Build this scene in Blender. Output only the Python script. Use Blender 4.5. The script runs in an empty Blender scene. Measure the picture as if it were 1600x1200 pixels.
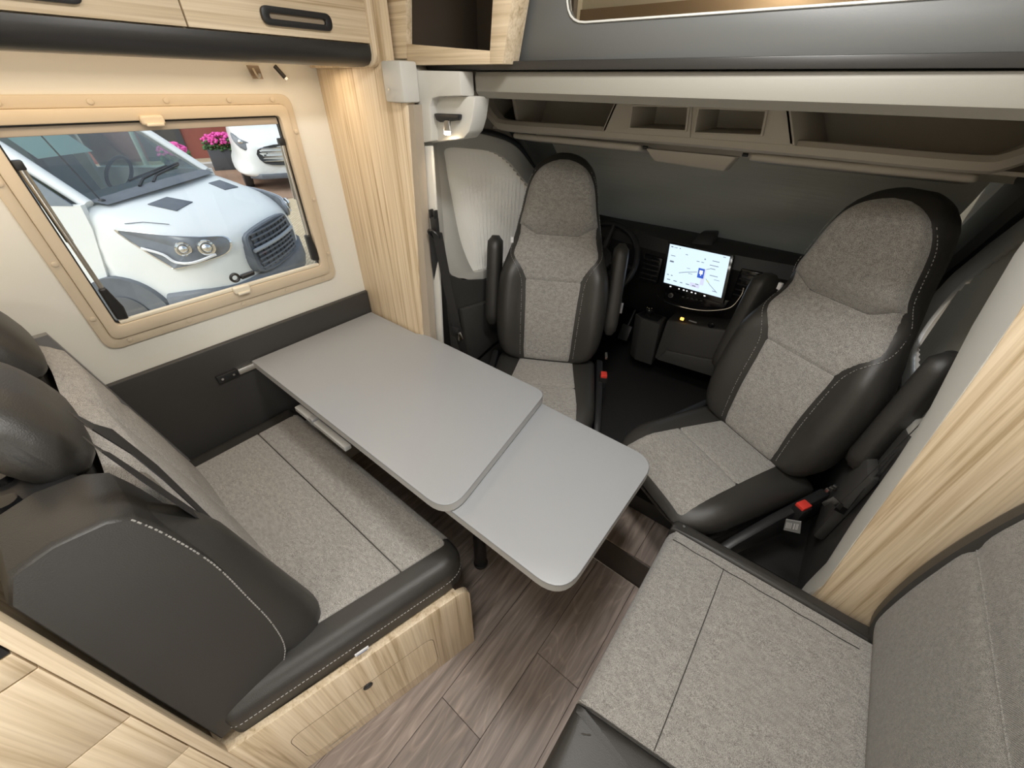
import bpy, bmesh, math, random
from mathutils import Vector, Matrix
random.seed(7)
R = math.radians
# ------------------------------------------------------------------ camera
YAW, PIT, ROLL, F = R(38.024), R(37.011), R(1.1156), 620.06      # focal length in pixels of a 1600x1200 frame
CAM = Vector((0, 0, 1.52))
_f = Vector((-math.sin(YAW)*math.cos(PIT), math.cos(YAW)*math.cos(PIT), -math.sin(PIT)))
_r0 = Vector((math.cos(YAW), math.sin(YAW), 0)); _u0 = _r0.cross(_f)
_r = _r0*math.cos(ROLL) + _u0*math.sin(ROLL); _u = -_r0*math.sin(ROLL) + _u0*math.cos(ROLL)
sc = bpy.context.scene
COL = sc.collection
cd = bpy.data.cameras.new('camera'); cam = bpy.data.objects.new('camera', cd); COL.objects.link(cam)
cd.sensor_width = 36; cd.lens = F/1600*36; cd.clip_start = 0.02; cd.clip_end = 200
cam.matrix_world = Matrix(((_r.x, _u.x, -_f.x, CAM.x), (_r.y, _u.y, -_f.y, CAM.y), (_r.z, _u.z, -_f.z, CAM.z), (0, 0, 0, 1)))
sc.camera = cam
# ------------------------------------------------------------------ daylight and exposure
w = bpy.data.worlds.new('sky'); sc.world = w; w.use_nodes = True
nt = w.node_tree; nt.nodes.clear()
sky = nt.nodes.new('ShaderNodeTexSky'); sky.sky_type = 'NISHITA'; sky.sun_disc = False
sky.sun_elevation = R(48); sky.sun_rotation = R(200); sky.air_density = 1.2; sky.dust_density = 4.0
hs = nt.nodes.new('ShaderNodeHueSaturation'); hs.inputs['Saturation'].default_value = 0.55
bg = nt.nodes.new('ShaderNodeBackground'); bg.inputs['Strength'].default_value = 0.24
out = nt.nodes.new('ShaderNodeOutputWorld')
nt.links.new(sky.outputs[0], hs.inputs['Color']); nt.links.new(hs.outputs[0], bg.inputs[0]); nt.links.new(bg.outputs[0], out.inputs[0])
sd = bpy.data.lights.new('sun', 'SUN'); sd.energy = .7; sd.angle = R(12); sd.color = (1, .96, .9)
sun = bpy.data.objects.new('sun', sd); COL.objects.link(sun); sun.rotation_euler = (R(38), R(28), R(20)); sun.location = (-4, -6, 9)
vs = sc.view_settings; vs.view_transform = 'Standard'; vs.look = 'None'; vs.exposure = 0.13; vs.gamma = 1.0; vs.use_curve_mapping = False

# ------------------------------------------------------------------ helpers
def ray(x, y): return _r*(x-800) + _u*(600-y) + _f*F
def onz(x, y, z): d = ray(x, y); return CAM + d*((z-CAM.z)/d.z)
def onx(x, y, X): d = ray(x, y); return CAM + d*((X-CAM.x)/d.x)
def ony(x, y, Y): d = ray(x, y); return CAM + d*((Y-CAM.y)/d.y)
LOC = {}
def setp(o, label=None, cat=None, group=None, kind=None):
    if label: o['label'] = label
    if cat: o['category'] = cat
    if group: o['group'] = group
    if kind: o['kind'] = kind
    return o
def thing(name, label, cat, loc=(0, 0, 0), rz=0, group=None):
    o = bpy.data.objects.new(name, None); COL.objects.link(o); o.empty_display_size = .05
    o.location = loc; o.rotation_euler = (0, 0, rz); LOC[o.name] = Vector(loc)
    return setp(o, label, cat, group)
def obj(name, verts, faces, mat, parent=None, smooth=True, ang=40, local=False, bevel=0, bseg=2, sub=0):
    off = Vector((0, 0, 0))
    if parent is not None and not local: off = LOC[parent.name]
    me = bpy.data.meshes.new(name)
    me.from_pydata([tuple(Vector(v)-off) for v in verts], [], [list(f) for f in faces])
    bm = bmesh.new(); bm.from_mesh(me)
    bmesh.ops.remove_doubles(bm, verts=bm.verts, dist=1e-6)
    bmesh.ops.recalc_face_normals(bm, faces=bm.faces)
    if bevel:
        es = [e for e in bm.edges if len(e.link_faces) == 2 and e.calc_face_angle(0) > R(25)]
        if es: bmesh.ops.bevel(bm, geom=es, offset=bevel, segments=bseg, profile=.5, affect='EDGES', clamp_overlap=True)
    bm.to_mesh(me); bm.free()
    if smooth:
        for p in me.polygons: p.use_smooth = True
        me.set_sharp_from_angle(angle=R(ang))
    if mat: me.materials.append(mat)
    o = bpy.data.objects.new(name, me); COL.objects.link(o)
    if parent is not None: o.parent = parent
    LOC[o.name] = off
    if sub:
        m = o.modifiers.new('smooth', 'SUBSURF'); m.levels = sub; m.render_levels = sub
    return o
BOXF = [(0, 1, 3, 2), (4, 6, 7, 5), (0, 4, 5, 1), (2, 3, 7, 6), (0, 2, 6, 4), (1, 5, 7, 3)]
def box(name, lo, hi, mat, parent=None, bevel=0, bseg=2, local=False):
    v = [(x, y, z) for x in (lo[0], hi[0]) for y in (lo[1], hi[1]) for z in (lo[2], hi[2])]
    return obj(name, v, BOXF, mat, parent, bevel=bevel, bseg=bseg, local=local)
def merge(*parts):
    V, Fc = [], []
    for v, f in parts:
        n = len(V); V += list(v); Fc += [tuple(i+n for i in q) for q in f]
    return V, Fc
def boxg(lo, hi): return [(x, y, z) for x in (lo[0], hi[0]) for y in (lo[1], hi[1]) for z in (lo[2], hi[2])], list(BOXF)
def plate(name, pts, ext, mat, parent=None, bevel=0, local=False, bseg=2, smooth=True):
    """planar polygon pts extruded by vector ext"""
    n = len(pts); e = Vector(ext)
    V = [Vector(p) for p in pts] + [Vector(p)+e for p in pts]
    Fc = [tuple(range(n)), tuple(range(2*n-1, n-1, -1))] + [(i, (i+1) % n, n+(i+1) % n, n+i) for i in range(n)]
    return obj(name, V, Fc, mat, parent, bevel=bevel, local=local, bseg=bseg, smooth=smooth)
def frame_plate(name, outer, inner, ext, mat, parent=None, bevel=0, local=False):
    """ring between two outlines with the same number of points, extruded by ext"""
    n = len(outer); e = Vector(ext)
    V = [Vector(p) for p in outer] + [Vector(p) for p in inner]
    V += [v+e for v in V]
    Fc = []
    for i in range(n):
        j = (i+1) % n
        Fc += [(i, j, n+j, n+i), (2*n+i, 3*n+i, 3*n+j, 2*n+j), (i, 2*n+i, 2*n+j, j), (n+i, n+j, 3*n+j, 3*n+i)]
    return obj(name, V, Fc, mat, parent, bevel=bevel, local=local)
def fillet(poly, r, n=5):
    rs = r if isinstance(r, (list, tuple)) else [r]*len(poly)
    out = []
    m = len(poly)
    for i in range(m):
        p = Vector(poly[i]); a = Vector(poly[i-1]); b = Vector(poly[(i+1) % m])
        da, db = a-p, b-p
        if rs[i] <= 0: out.append(p); continue
        ang = da.angle(db); t = min(rs[i]/math.tan(ang/2), da.length*.49, db.length*.49)
        p0, p1 = p+da.normalized()*t, p+db.normalized()*t
        for k in range(n+1):
            s = k/n; out.append(p0*(1-s)**2 + p*2*s*(1-s) + p1*s*s)
    return out
def inset(poly, d):
    n = len(poly); out = []
    area = sum(poly[i].x*poly[(i+1) % n].y - poly[(i+1) % n].x*poly[i].y for i in range(n))
    sg = 1 if area > 0 else -1
    for i in range(n):
        e0 = (poly[i]-poly[i-1]); e1 = (poly[(i+1) % n]-poly[i])
        if e0.length < 1e-9: e0 = e1
        if e1.length < 1e-9: e1 = e0
        n0 = Vector((-e0.y, e0.x)).normalized(); n1 = Vector((-e1.y, e1.x)).normalized()
        m = n0+n1
        if m.length < 1e-6: m = n0
        m.normalize(); k = max(.5, m.dot(n0))
        out.append(poly[i] + m*sg*d/k)
    return out
def rings_mesh(rings, cap0=True, cap1=True):
    n = len(rings[0]); V = [p for r in rings for p in r]; Fc = []
    for k in range(len(rings)-1):
        for i in range(n):
            j = (i+1) % n
            Fc.append((k*n+i, k*n+j, (k+1)*n+j, (k+1)*n+i))
    if cap0: Fc.append(tuple(range(n-1, -1, -1)))
    if cap1: Fc.append(tuple((len(rings)-1)*n+i for i in range(n)))
    return V, Fc
def loft(name, rings, mat, parent=None, local=False, cap0=True, cap1=True, ang=50, sub=0):
    V, Fc = rings_mesh(rings, cap0, cap1)
    return obj(name, V, Fc, mat, parent, local=local, ang=ang, sub=sub)
def padg(poly, h0, h1, r, crown, M, rb=.004, steps=5, mask=None):
    """soft pad: outline poly (2-D), bottom h0, top h1, rounded top edge r (scaled by mask per point), crown in the middle"""
    poly = [Vector(p) for p in poly]; U = [(q-p)/.001 for p, q in zip(poly, inset(poly, .001))]; ms = [mask(p) if mask else 1. for p in poly]; rings = []
    rings.append([M(p.x, p.y, h0) for p in inset(poly, rb)])
    rings.append([M(p.x, p.y, h0+rb) for p in poly])
    for k in range(steps+1):
        a = k/steps*math.pi/2; ring = []
        for p, u, m in zip(poly, U, ms):
            q = p+u*(r*m*(1-math.cos(a))); ring.append(M(q.x, q.y, h1-r*m+r*m*math.sin(a)))
        rings.append(ring)
    top = [p+u*(r*m) for p, u, m in zip(poly, U, ms)]
    c = Vector(((min(p.x for p in top)+max(p.x for p in top))/2, (min(p.y for p in top)+max(p.y for p in top))/2))
    for s in (.85, .65, .4, .15, .0):
        rings.append([M((c+(p-c)*s).x, (c+(p-c)*s).y, h1+crown*(1-s**2.5)) for p in top])
    return rings_mesh(rings, True, False)
def pad(name, poly, h0, h1, r, crown, M, mat, parent=None, local=False, rb=.004, mask=None):
    V, Fc = padg(poly, h0, h1, r, crown, M, rb, mask=mask)
    return obj(name, V, Fc, mat, parent, local=local, ang=50)
def catmull(pts, n=6, closed=False):
    P = [Vector(p) for p in pts]; out = []; m = len(P)
    rng = range(m) if closed else range(m-1)
    for i in rng:
        p0 = P[i-1] if (closed or i > 0) else P[0]; p1 = P[i]; p2 = P[(i+1) % m]; p3 = P[(i+2) % m] if (closed or i+2 < m) else P[-1]
        for k in range(n):
            t = k/n
            out.append(.5*((2*p1) + (p2-p0)*t + (2*p0-5*p1+4*p2-p3)*t*t + (3*p1-p0-3*p2+p3)*t**3))
    if not closed: out.append(P[-1])
    return out
def tubeg(pts, r, seg=8):
    P = [Vector(p) for p in pts]; rings = []; prev = None
    for i, p in enumerate(P):
        t = (P[min(i+1, len(P)-1)]-P[max(i-1, 0)]).normalized()
        a = prev if prev is not None else (Vector((0, 0, 1)) if abs(t.z) < .9 else Vector((1, 0, 0)))
        x = (a - t*a.dot(t)).normalized(); prev = x; y = t.cross(x)
        rr = r[i] if isinstance(r, (list, tuple)) else r
        rings.append([p + x*rr*math.cos(2*math.pi*k/seg) + y*rr*math.sin(2*math.pi*k/seg) for k in range(seg)])
    return rings_mesh(rings)
def tube(name, pts, r, mat, parent=None, seg=8, local=False):
    V, Fc = tubeg(pts, r, seg); return obj(name, V, Fc, mat, parent, local=local)
def dashes(name, pts, mat, parent=None, dash=.0055, gap=.0035, r=.0011, local=False):
    """thread stitches along a polyline"""
    P = [Vector(p) for p in pts]; parts = []; seglen = dash+gap; acc = 0.
    for a, b in zip(P[:-1], P[1:]):
        L = (b-a).length
        if L < 1e-6: continue
        d = (b-a)/L; t = (seglen-acc) % seglen
        while t+dash < L+seglen*.5 and t < L:
            parts.append(tubeg([a+d*t, a+d*min(L, t+dash)], r, 4)); t += seglen
        acc = (acc+L) % seglen
    V, Fc = merge(*parts) if parts else ([], [])
    o = obj(name, V, Fc, mat, parent, local=local, smooth=False); o['kind'] = 'stuff'; return o
def ribbon(name, pts, wid, thick, mat, parent=None, local=False):
    """flat strap: pts centre line, wid list of width vectors"""
    rings = []
    for i, p in enumerate(pts):
        p = Vector(p); wv = Vector(wid[i]) if isinstance(wid[0], (tuple, list, Vector)) else Vector(wid)
        t = (Vector(pts[min(i+1, len(pts)-1)])-Vector(pts[max(i-1, 0)])).normalized()
        nn = t.cross(wv).normalized()*thick/2
        rings.append([p-wv/2-nn, p+wv/2-nn, p+wv/2+nn, p-wv/2+nn])
    return loft(name, rings, mat, parent, local=local, ang=30)
def cylg(c, axis, r, h, seg=20, r2=None):
    c = Vector(c); a = Vector(axis).normalized(); b = Vector((0, 0, 1)) if abs(a.z) < .9 else Vector((1, 0, 0))
    x = a.cross(b).normalized(); y = a.cross(x); r2 = r if r2 is None else r2
    return rings_mesh([[c+a*hh+(x*math.cos(2*math.pi*k/seg)+y*math.sin(2*math.pi*k/seg))*rr for k in range(seg)] for hh, rr in ((0, r), (h, r2))])
def cyl(name, c, axis, r, h, mat, parent=None, seg=20, r2=None, bevel=0, local=False):
    V, Fc = cylg(c, axis, r, h, seg, r2); return obj(name, V, Fc, mat, parent, bevel=bevel, local=local)
def torusg(c, x, y, R0, r, n=36, m=8, a0=0, a1=2*math.pi):
    c, x, y = Vector(c), Vector(x).normalized(), Vector(y).normalized()
    closed = abs(a1-a0-2*math.pi) < 1e-6
    pts = [c+(x*math.cos(a0+(a1-a0)*k/n)+y*math.sin(a0+(a1-a0)*k/n))*R0 for k in range(n+1)]
    return tubeg(pts, r, m)
def ico(c, r, sub=1):
    bm = bmesh.new(); bmesh.ops.create_icosphere(bm, subdivisions=sub, radius=1)
    V = [Vector(c)+Vector((v.co.x*r[0], v.co.y*r[1], v.co.z*r[2])) for v in bm.verts]; Fc = [tuple(v.index for v in f.verts) for f in bm.faces]
    bm.free(); return V, Fc
def copy_tree(o, parent=None):
    c = o.copy(); COL.objects.link(c); LOC[c.name] = LOC.get(o.name, Vector())
    if parent is not None: c.parent = parent
    for ch in list(o.children): copy_tree(ch, c)
    return c

# ------------------------------------------------------------------ materials
def mat_base(name):
    m = bpy.data.materials.new(name); m.use_nodes = True
    return m, m.node_tree, m.node_tree.nodes['Principled BSDF']
def plain(name, col, rough=.5, metal=0., bump=0., bscale=300., spec=.5, var=.04, vscale=6.):
    m, t, b = mat_base(name)
    b.inputs['Roughness'].default_value = rough; b.inputs['Metallic'].default_value = metal
    b.inputs['Specular IOR Level'].default_value = spec
    tc = t.nodes.new('ShaderNodeTexCoord'); nz = t.nodes.new('ShaderNodeTexNoise'); nz.inputs['Scale'].default_value = vscale; nz.inputs['Detail'].default_value = 3
    rp = t.nodes.new('ShaderNodeValToRGB')
    rp.color_ramp.elements[0].color = (*[c*(1-var) for c in col], 1); rp.color_ramp.elements[1].color = (*[min(1, c*(1+var)) for c in col], 1)
    t.links.new(tc.outputs['Object'], nz.inputs['Vector']); t.links.new(nz.outputs['Fac'], rp.inputs['Fac']); t.links.new(rp.outputs['Color'], b.inputs['Base Color'])
    if bump:
        n2 = t.nodes.new('ShaderNodeTexNoise'); n2.inputs['Scale'].default_value = bscale; n2.inputs['Detail'].default_value = 4
        bp = t.nodes.new('ShaderNodeBump'); bp.inputs['Strength'].default_value = bump; bp.inputs['Distance'].default_value = .002
        t.links.new(tc.outputs['Object'], n2.inputs['Vector']); t.links.new(n2.outputs['Fac'], bp.inputs['Height']); t.links.new(bp.outputs['Normal'], b.inputs['Normal'])
    return m
def emit(name, col, s):
    m = bpy.data.materials.new(name); m.use_nodes = True; t = m.node_tree; t.nodes.clear()
    e = t.nodes.new('ShaderNodeEmission'); e.inputs[0].default_value = (*col, 1); e.inputs[1].default_value = s
    o = t.nodes.new('ShaderNodeOutputMaterial'); t.links.new(e.outputs[0], o.inputs[0]); return m
def glassy(name, tint, refl=.08, rough=.02):
    m = bpy.data.materials.new(name); m.use_nodes = True; t = m.node_tree; t.nodes.clear()
    tr = t.nodes.new('ShaderNodeBsdfTransparent'); tr.inputs[0].default_value = (*tint, 1)
    gl = t.nodes.new('ShaderNodeBsdfGlossy'); gl.inputs['Roughness'].default_value = rough
    fr = t.nodes.new('ShaderNodeFresnel'); fr.inputs[0].default_value = 1.45
    mu = t.nodes.new('ShaderNodeMath'); mu.operation = 'MULTIPLY_ADD'; mu.inputs[1].default_value = .8; mu.inputs[2].default_value = refl-.03
    mx = t.nodes.new('ShaderNodeMixShader'); o = t.nodes.new('ShaderNodeOutputMaterial')
    t.links.new(fr.outputs[0], mu.inputs[0]); t.links.new(mu.outputs[0], mx.inputs[0]); t.links.new(tr.outputs[0], mx.inputs[1]); t.links.new(gl.outputs[0], mx.inputs[2]); t.links.new(mx.outputs[0], o.inputs[0])
    return m
def wood(name, axis, dark=(.47, .35, .21), mid=(.70, .565, .39), light=(.83, .70, .52), rough=.45, across=55.):
    m, t, b = mat_base(name); b.inputs['Roughness'].default_value = rough
    tc = t.nodes.new('ShaderNodeTexCoord')
    def noise(sa, sl, det, dist):
        mp = t.nodes.new('ShaderNodeMapping'); s = [sa]*3; s['XYZ'.index(axis)] = sl; mp.inputs['Scale'].default_value = s
        nz = t.nodes.new('ShaderNodeTexNoise'); nz.inputs['Scale'].default_value = 1; nz.inputs['Detail'].default_value = det; nz.inputs['Distortion'].default_value = dist
        t.links.new(tc.outputs['Object'], mp.inputs['Vector']); t.links.new(mp.outputs['Vector'], nz.inputs['Vector']); return nz
    a = noise(across, 1.4, 5, .9); c = noise(across*4, 3.0, 3, .2)
    ra = t.nodes.new('ShaderNodeValToRGB'); cr = ra.color_ramp
    cr.elements[0].position = .30; cr.elements[0].color = (*dark, 1); cr.elements[1].position = .72; cr.elements[1].color = (*light, 1)
    e = cr.elements.new(.42); e.color = (*mid, 1); e2 = cr.elements.new(.55); e2.color = (*[ (x+y)/2 for x, y in zip(mid, light)], 1)
    rc = t.nodes.new('ShaderNodeValToRGB'); rc.color_ramp.elements[0].position = .3; rc.color_ramp.elements[0].color = (.78, .74, .68, 1); rc.color_ramp.elements[1].position = .6; rc.color_ramp.elements[1].color = (1, 1, 1, 1)
    mx = t.nodes.new('ShaderNodeMix'); mx.data_type = 'RGBA'; mx.blend_type = 'MULTIPLY'; mx.inputs['Factor'].default_value = .8
    t.links.new(a.outputs['Fac'], ra.inputs['Fac']); t.links.new(c.outputs['Fac'], rc.inputs['Fac'])
    t.links.new(ra.outputs['Color'], mx.inputs['A']); t.links.new(rc.outputs['Color'], mx.inputs['B']); t.links.new(mx.outputs['Result'], b.inputs['Base Color'])
    bp = t.nodes.new('ShaderNodeBump'); bp.inputs['Strength'].default_value = .12; bp.inputs['Distance'].default_value = .001
    t.links.new(c.outputs['Fac'], bp.inputs['Height']); t.links.new(bp.outputs['Normal'], b.inputs['Normal'])
    return m
def fabric(name, dark, light, sc1=620.):
    m, t, b = mat_base(name); b.inputs['Roughness'].default_value = .95; b.inputs['Specular IOR Level'].default_value = .15
    b.inputs['Sheen Weight'].default_value = .25; b.inputs['Sheen Roughness'].default_value = .5
    tc = t.nodes.new('ShaderNodeTexCoord'); mp = t.nodes.new('ShaderNodeMapping'); mp.inputs['Scale'].default_value = (1, 2.2, 1.6); mp.inputs['Rotation'].default_value = (0, 0, .3)
    n1 = t.nodes.new('ShaderNodeTexNoise'); n1.inputs['Scale'].default_value = sc1; n1.inputs['Detail'].default_value = 2.5
    n2 = t.nodes.new('ShaderNodeTexNoise'); n2.inputs['Scale'].default_value = 70; n2.inputs['Detail'].default_value = 2
    wv = t.nodes.new('ShaderNodeTexWave'); wv.inputs['Scale'].default_value = 190; wv.inputs['Distortion'].default_value = 1.5; wv.bands_direction = 'DIAGONAL'
    t.links.new(tc.outputs['Object'], mp.inputs['Vector'])
    for n in (n1, n2): t.links.new(mp.outputs['Vector'], n.inputs['Vector'])
    t.links.new(tc.outputs['Object'], wv.inputs['Vector'])
    ma = t.nodes.new('ShaderNodeMath'); ma.operation = 'MULTIPLY_ADD'; ma.inputs[1].default_value = .16; t.links.new(n2.outputs['Fac'], ma.inputs[0])
    m2 = t.nodes.new('ShaderNodeMath'); m2.operation = 'MULTIPLY'; m2.inputs[1].default_value = .84; t.links.new(n1.outputs['Fac'], m2.inputs[0]); t.links.new(m2.outputs[0], ma.inputs[2])
    rp = t.nodes.new('ShaderNodeValToRGB'); rp.color_ramp.elements[0].position = .40; rp.color_ramp.elements[0].color = (*dark, 1); rp.color_ramp.elements[1].position = .60; rp.color_ramp.elements[1].color = (*light, 1)
    t.links.new(ma.outputs[0], rp.inputs['Fac']); t.links.new(rp.outputs['Color'], b.inputs['Base Color'])
    bp = t.nodes.new('ShaderNodeBump'); bp.inputs['Strength'].default_value = .5; bp.inputs['Distance'].default_value = .0015
    ad = t.nodes.new('ShaderNodeMath'); ad.operation = 'ADD'; t.links.new(n1.outputs['Fac'], ad.inputs[0]); t.links.new(wv.outputs['Fac'], ad.inputs[1])
    t.links.new(ad.outputs[0], bp.inputs['Height']); t.links.new(bp.outputs['Normal'], b.inputs['Normal'])
    return m
def plank_mat(name):
    m, t, b = mat_base(name); b.inputs['Roughness'].default_value = .5
    tc = t.nodes.new('ShaderNodeTexCoord'); oi = t.nodes.new('ShaderNodeObjectInfo')
    vm = t.nodes.new('ShaderNodeVectorMath'); vm.operation = 'MULTIPLY_ADD'; vm.inputs[1].default_value = (1, 1, 1)
    cx = t.nodes.new('ShaderNodeCombineXYZ'); k = t.nodes.new('ShaderNodeMath'); k.operation = 'MULTIPLY'; k.inputs[1].default_value = 9.
    t.links.new(oi.outputs['Random'], k.inputs[0]); t.links.new(k.outputs[0], cx.inputs['Y']); t.links.new(k.outputs[0], cx.inputs['Z'])
    t.links.new(tc.outputs['Object'], vm.inputs[0]); t.links.new(cx.outputs[0], vm.inputs[2])
    def mapped(s):
        mp = t.nodes.new('ShaderNodeMapping'); mp.inputs['Scale'].default_value = s; t.links.new(vm.outputs[0], mp.inputs['Vector']); return mp
    m1 = mapped((60, 4, 4)); n1 = t.nodes.new('ShaderNodeTexNoise'); n1.inputs['Scale'].default_value = 1.; n1.inputs['Detail'].default_value = 5; n1.inputs['Distortion'].default_value = .4; t.links.new(m1.outputs[0], n1.inputs['Vector'])
    m2 = mapped((7, 1.3, 1)); n2 = t.nodes.new('ShaderNodeTexNoise'); n2.inputs['Scale'].default_value = 1.; n2.inputs['Detail'].default_value = 2; n2.inputs['Distortion'].default_value = .6; t.links.new(m2.outputs[0], n2.inputs['Vector'])
    mm = t.nodes.new('ShaderNodeMath'); mm.operation = 'MULTIPLY'; mm.inputs[1].default_value = 15.; t.links.new(n2.outputs['Fac'], mm.inputs[0])
    fr = t.nodes.new('ShaderNodeMath'); fr.operation = 'PINGPONG'; fr.inputs[1].default_value = .5; t.links.new(mm.outputs[0], fr.inputs[0])
    rp = t.nodes.new('ShaderNodeValToRGB'); rp.color_ramp.elements[0].position = .3; rp.color_ramp.elements[0].color = (.155, .124, .107, 1); rp.color_ramp.elements[1].position = .7; rp.color_ramp.elements[1].color = (.33, .272, .24, 1)
    t.links.new(n1.outputs['Fac'], rp.inputs['Fac'])
    r2 = t.nodes.new('ShaderNodeValToRGB'); r2.color_ramp.elements[0].position = .34; r2.color_ramp.elements[0].color = (1, 1, 1, 1); r2.color_ramp.elements[1].position = .5; r2.color_ramp.elements[1].color = (1.5, 1.45, 1.4, 1)
    t.links.new(fr.outputs[0], r2.inputs['Fac'])
    mx = t.nodes.new('ShaderNodeMix'); mx.data_type = 'RGBA'; mx.blend_type = 'MULTIPLY'; mx.inputs['Factor'].default_value = .55
    t.links.new(rp.outputs['Color'], mx.inputs['A']); t.links.new(r2.outputs['Color'], mx.inputs['B'])
    hv = t.nodes.new('ShaderNodeHueSaturation'); mr = t.nodes.new('ShaderNodeMapRange'); mr.inputs['To Min'].default_value = .88; mr.inputs['To Max'].default_value = 1.12
    t.links.new(oi.outputs['Random'], mr.inputs['Value']); t.links.new(mr.outputs[0], hv.inputs['Value']); t.links.new(mx.outputs['Result'], hv.inputs['Color']); t.links.new(hv.outputs[0], b.inputs['Base Color'])
    bp = t.nodes.new('ShaderNodeBump'); bp.inputs['Strength'].default_value = .2; bp.inputs['Distance'].default_value = .001; t.links.new(n1.outputs['Fac'], bp.inputs['Height']); t.links.new(bp.outputs['Normal'], b.inputs['Normal'])
    return m
def translucent(name, col, trans=.5, pleat=None, rough=.9):
    """blind cloth: diffuse plus translucent"""
    m = bpy.data.materials.new(name); m.use_nodes = True; t = m.node_tree; t.nodes.clear()
    d = t.nodes.new('ShaderNodeBsdfDiffuse'); d.inputs[0].default_value = (*col, 1)
    tr = t.nodes.new('ShaderNodeBsdfTranslucent'); tr.inputs[0].default_value = (*col, 1)
    mx = t.nodes.new('ShaderNodeMixShader'); mx.inputs[0].default_value = trans; o = t.nodes.new('ShaderNodeOutputMaterial')
    tc = t.nodes.new('ShaderNodeTexCoord'); mp = t.nodes.new('ShaderNodeMapping'); mp.inputs['Scale'].default_value = (4, 4, 90)
    nz = t.nodes.new('ShaderNodeTexNoise'); nz.inputs['Scale'].default_value = 1; nz.inputs['Detail'].default_value = 2
    bp = t.nodes.new('ShaderNodeBump'); bp.inputs['Strength'].default_value = .35; bp.inputs['Distance'].default_value = .003
    t.links.new(tc.outputs['Object'], mp.inputs['Vector']); t.links.new(mp.outputs[0], nz.inputs['Vector']); t.links.new(nz.outputs['Fac'], bp.inputs['Height'])
    t.links.new(bp.outputs[0], d.inputs['Normal'])
    t.links.new(d.outputs[0], mx.inputs[1]); t.links.new(tr.outputs[0], mx.inputs[2]); t.links.new(mx.outputs[0], o.inputs[0]); return m
def brick_mat(name, c1, c2, mortar, scale, bw=.5, rh=.25):
    m, t, b = mat_base(name); b.inputs['Roughness'].default_value = .85
    tc = t.nodes.new('ShaderNodeTexCoord'); br = t.nodes.new('ShaderNodeTexBrick'); mp = t.nodes.new('ShaderNodeMapping'); mp.inputs['Rotation'].default_value = (0, 0, R(45))
    br.inputs['Color1'].default_value = (*c1, 1); br.inputs['Color2'].default_value = (*c2, 1); br.inputs['Mortar'].default_value = (*mortar, 1); br.inputs['Scale'].default_value = scale; br.inputs['Mortar Size'].default_value = .02
    br.inputs['Brick Width'].default_value = bw; br.inputs['Row Height'].default_value = rh
    t.links.new(tc.outputs['Object'], mp.inputs['Vector']); t.links.new(mp.outputs[0], br.inputs['Vector']); t.links.new(br.outputs['Color'], b.inputs['Base Color'])
    bp = t.nodes.new('ShaderNodeBump'); bp.inputs['Strength'].default_value = .6; bp.invert = True; t.links.new(br.outputs['Fac'], bp.inputs['Height']); t.links.new(bp.outputs[0], b.inputs['Normal'])
    return m

woodZ = wood('light_wood_upright', 'Z'); woodY = wood('light_wood_lengthwise', 'Y'); woodX = wood('light_wood_crosswise', 'X')
plankM = plank_mat('grey_brown_oak'); stepM = plain('brown_step_edge', (.045, .034, .028), .5, bump=.1)
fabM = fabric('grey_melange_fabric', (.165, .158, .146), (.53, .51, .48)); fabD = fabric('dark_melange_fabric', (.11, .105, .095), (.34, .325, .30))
leaM = plain('charcoal_leather', (.037, .035, .032), .42, bump=.25, bscale=520, var=.08, vscale=9); leaL = plain('grey_leather', (.17, .17, .168), .42, bump=.25, bscale=520, var=.08)
threadM = plain('grey_thread', (.36, .35, .33), .8); seamM = plain('seam_groove', (.06, .056, .05), .9)
tabM = plain('grey_laminate', (.315, .325, .34), .38, var=.015, bump=.03, bscale=900); tabE = plain('light_grey_edging', (.46, .46, .455), .4, var=.01)
wallM = plain('cream_wall_board', (.76, .74, .67), .6, var=.015, bump=.03, bscale=200)
frmM = plain('beige_window_frame', (.60, .505, .375), .5, var=.015)
ceilM = plain('pale_ceiling_board', (.78, .74, .66), .7, var=.02)
trimM = plain('warm_grey_plastic', (.27, .258, .225), .5, var=.01, bump=.05, bscale=700); trimL = plain('pale_grey_plastic', (.62, .61, .57), .45, var=.01, bump=.05, bscale=700)
trayM = plain('taupe_moulded_plastic', (.47, .43, .365), .6, var=.015, bump=.12, bscale=900); taupeM = plain('taupe_edge', (.40, .34, .27), .6)
boardM = plain('anthracite_board', (.105, .108, .105), .42, var=.02, bump=.05, bscale=500); blkM = plain('black_plastic', (.016, .016, .017), .42, bump=.08, bscale=700)
dkM = plain('dark_grey_plastic', (.055, .053, .05), .55, bump=.15, bscale=800, var=.03); dashM = plain('black_dashboard', (.022, .021, .021), .5, bump=.15, bscale=800); gloM = plain('gloss_black', (.012, .012, .013), .12)
uphM = plain('dark_wall_upholstery', (.042, .04, .038), .5, bump=.2, bscale=450, var=.05); coveM = plain('black_cove', (.028, .027, .026), .38)
beltM = plain('black_webbing', (.014, .014, .015), .6, bump=.3, bscale=900); redM = plain('red_buckle', (.72, .055, .04), .4)
aluM = plain('brushed_aluminium', (.66, .65, .62), .3, metal=1.); chrM = plain('chrome', (.8, .8, .8), .1, metal=1.)
whtM = plain('white_print', (.82, .82, .84), .5); blindM = translucent('cream_pleated_cloth', (.90, .89, .84), .16); blindR = translucent('shaded_pleated_cloth', (.28, .275, .24), .05); blindD = translucent('grey_blind_cloth', (.44, .44, .39), .16)  # right door blind's cloth coloured darker to stand for its shade
paneM = glassy('acrylic_pane', (.93, .97, .97), .04); brownM = plain('dark_brown_lining', (.075, .058, .042), .55)
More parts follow.
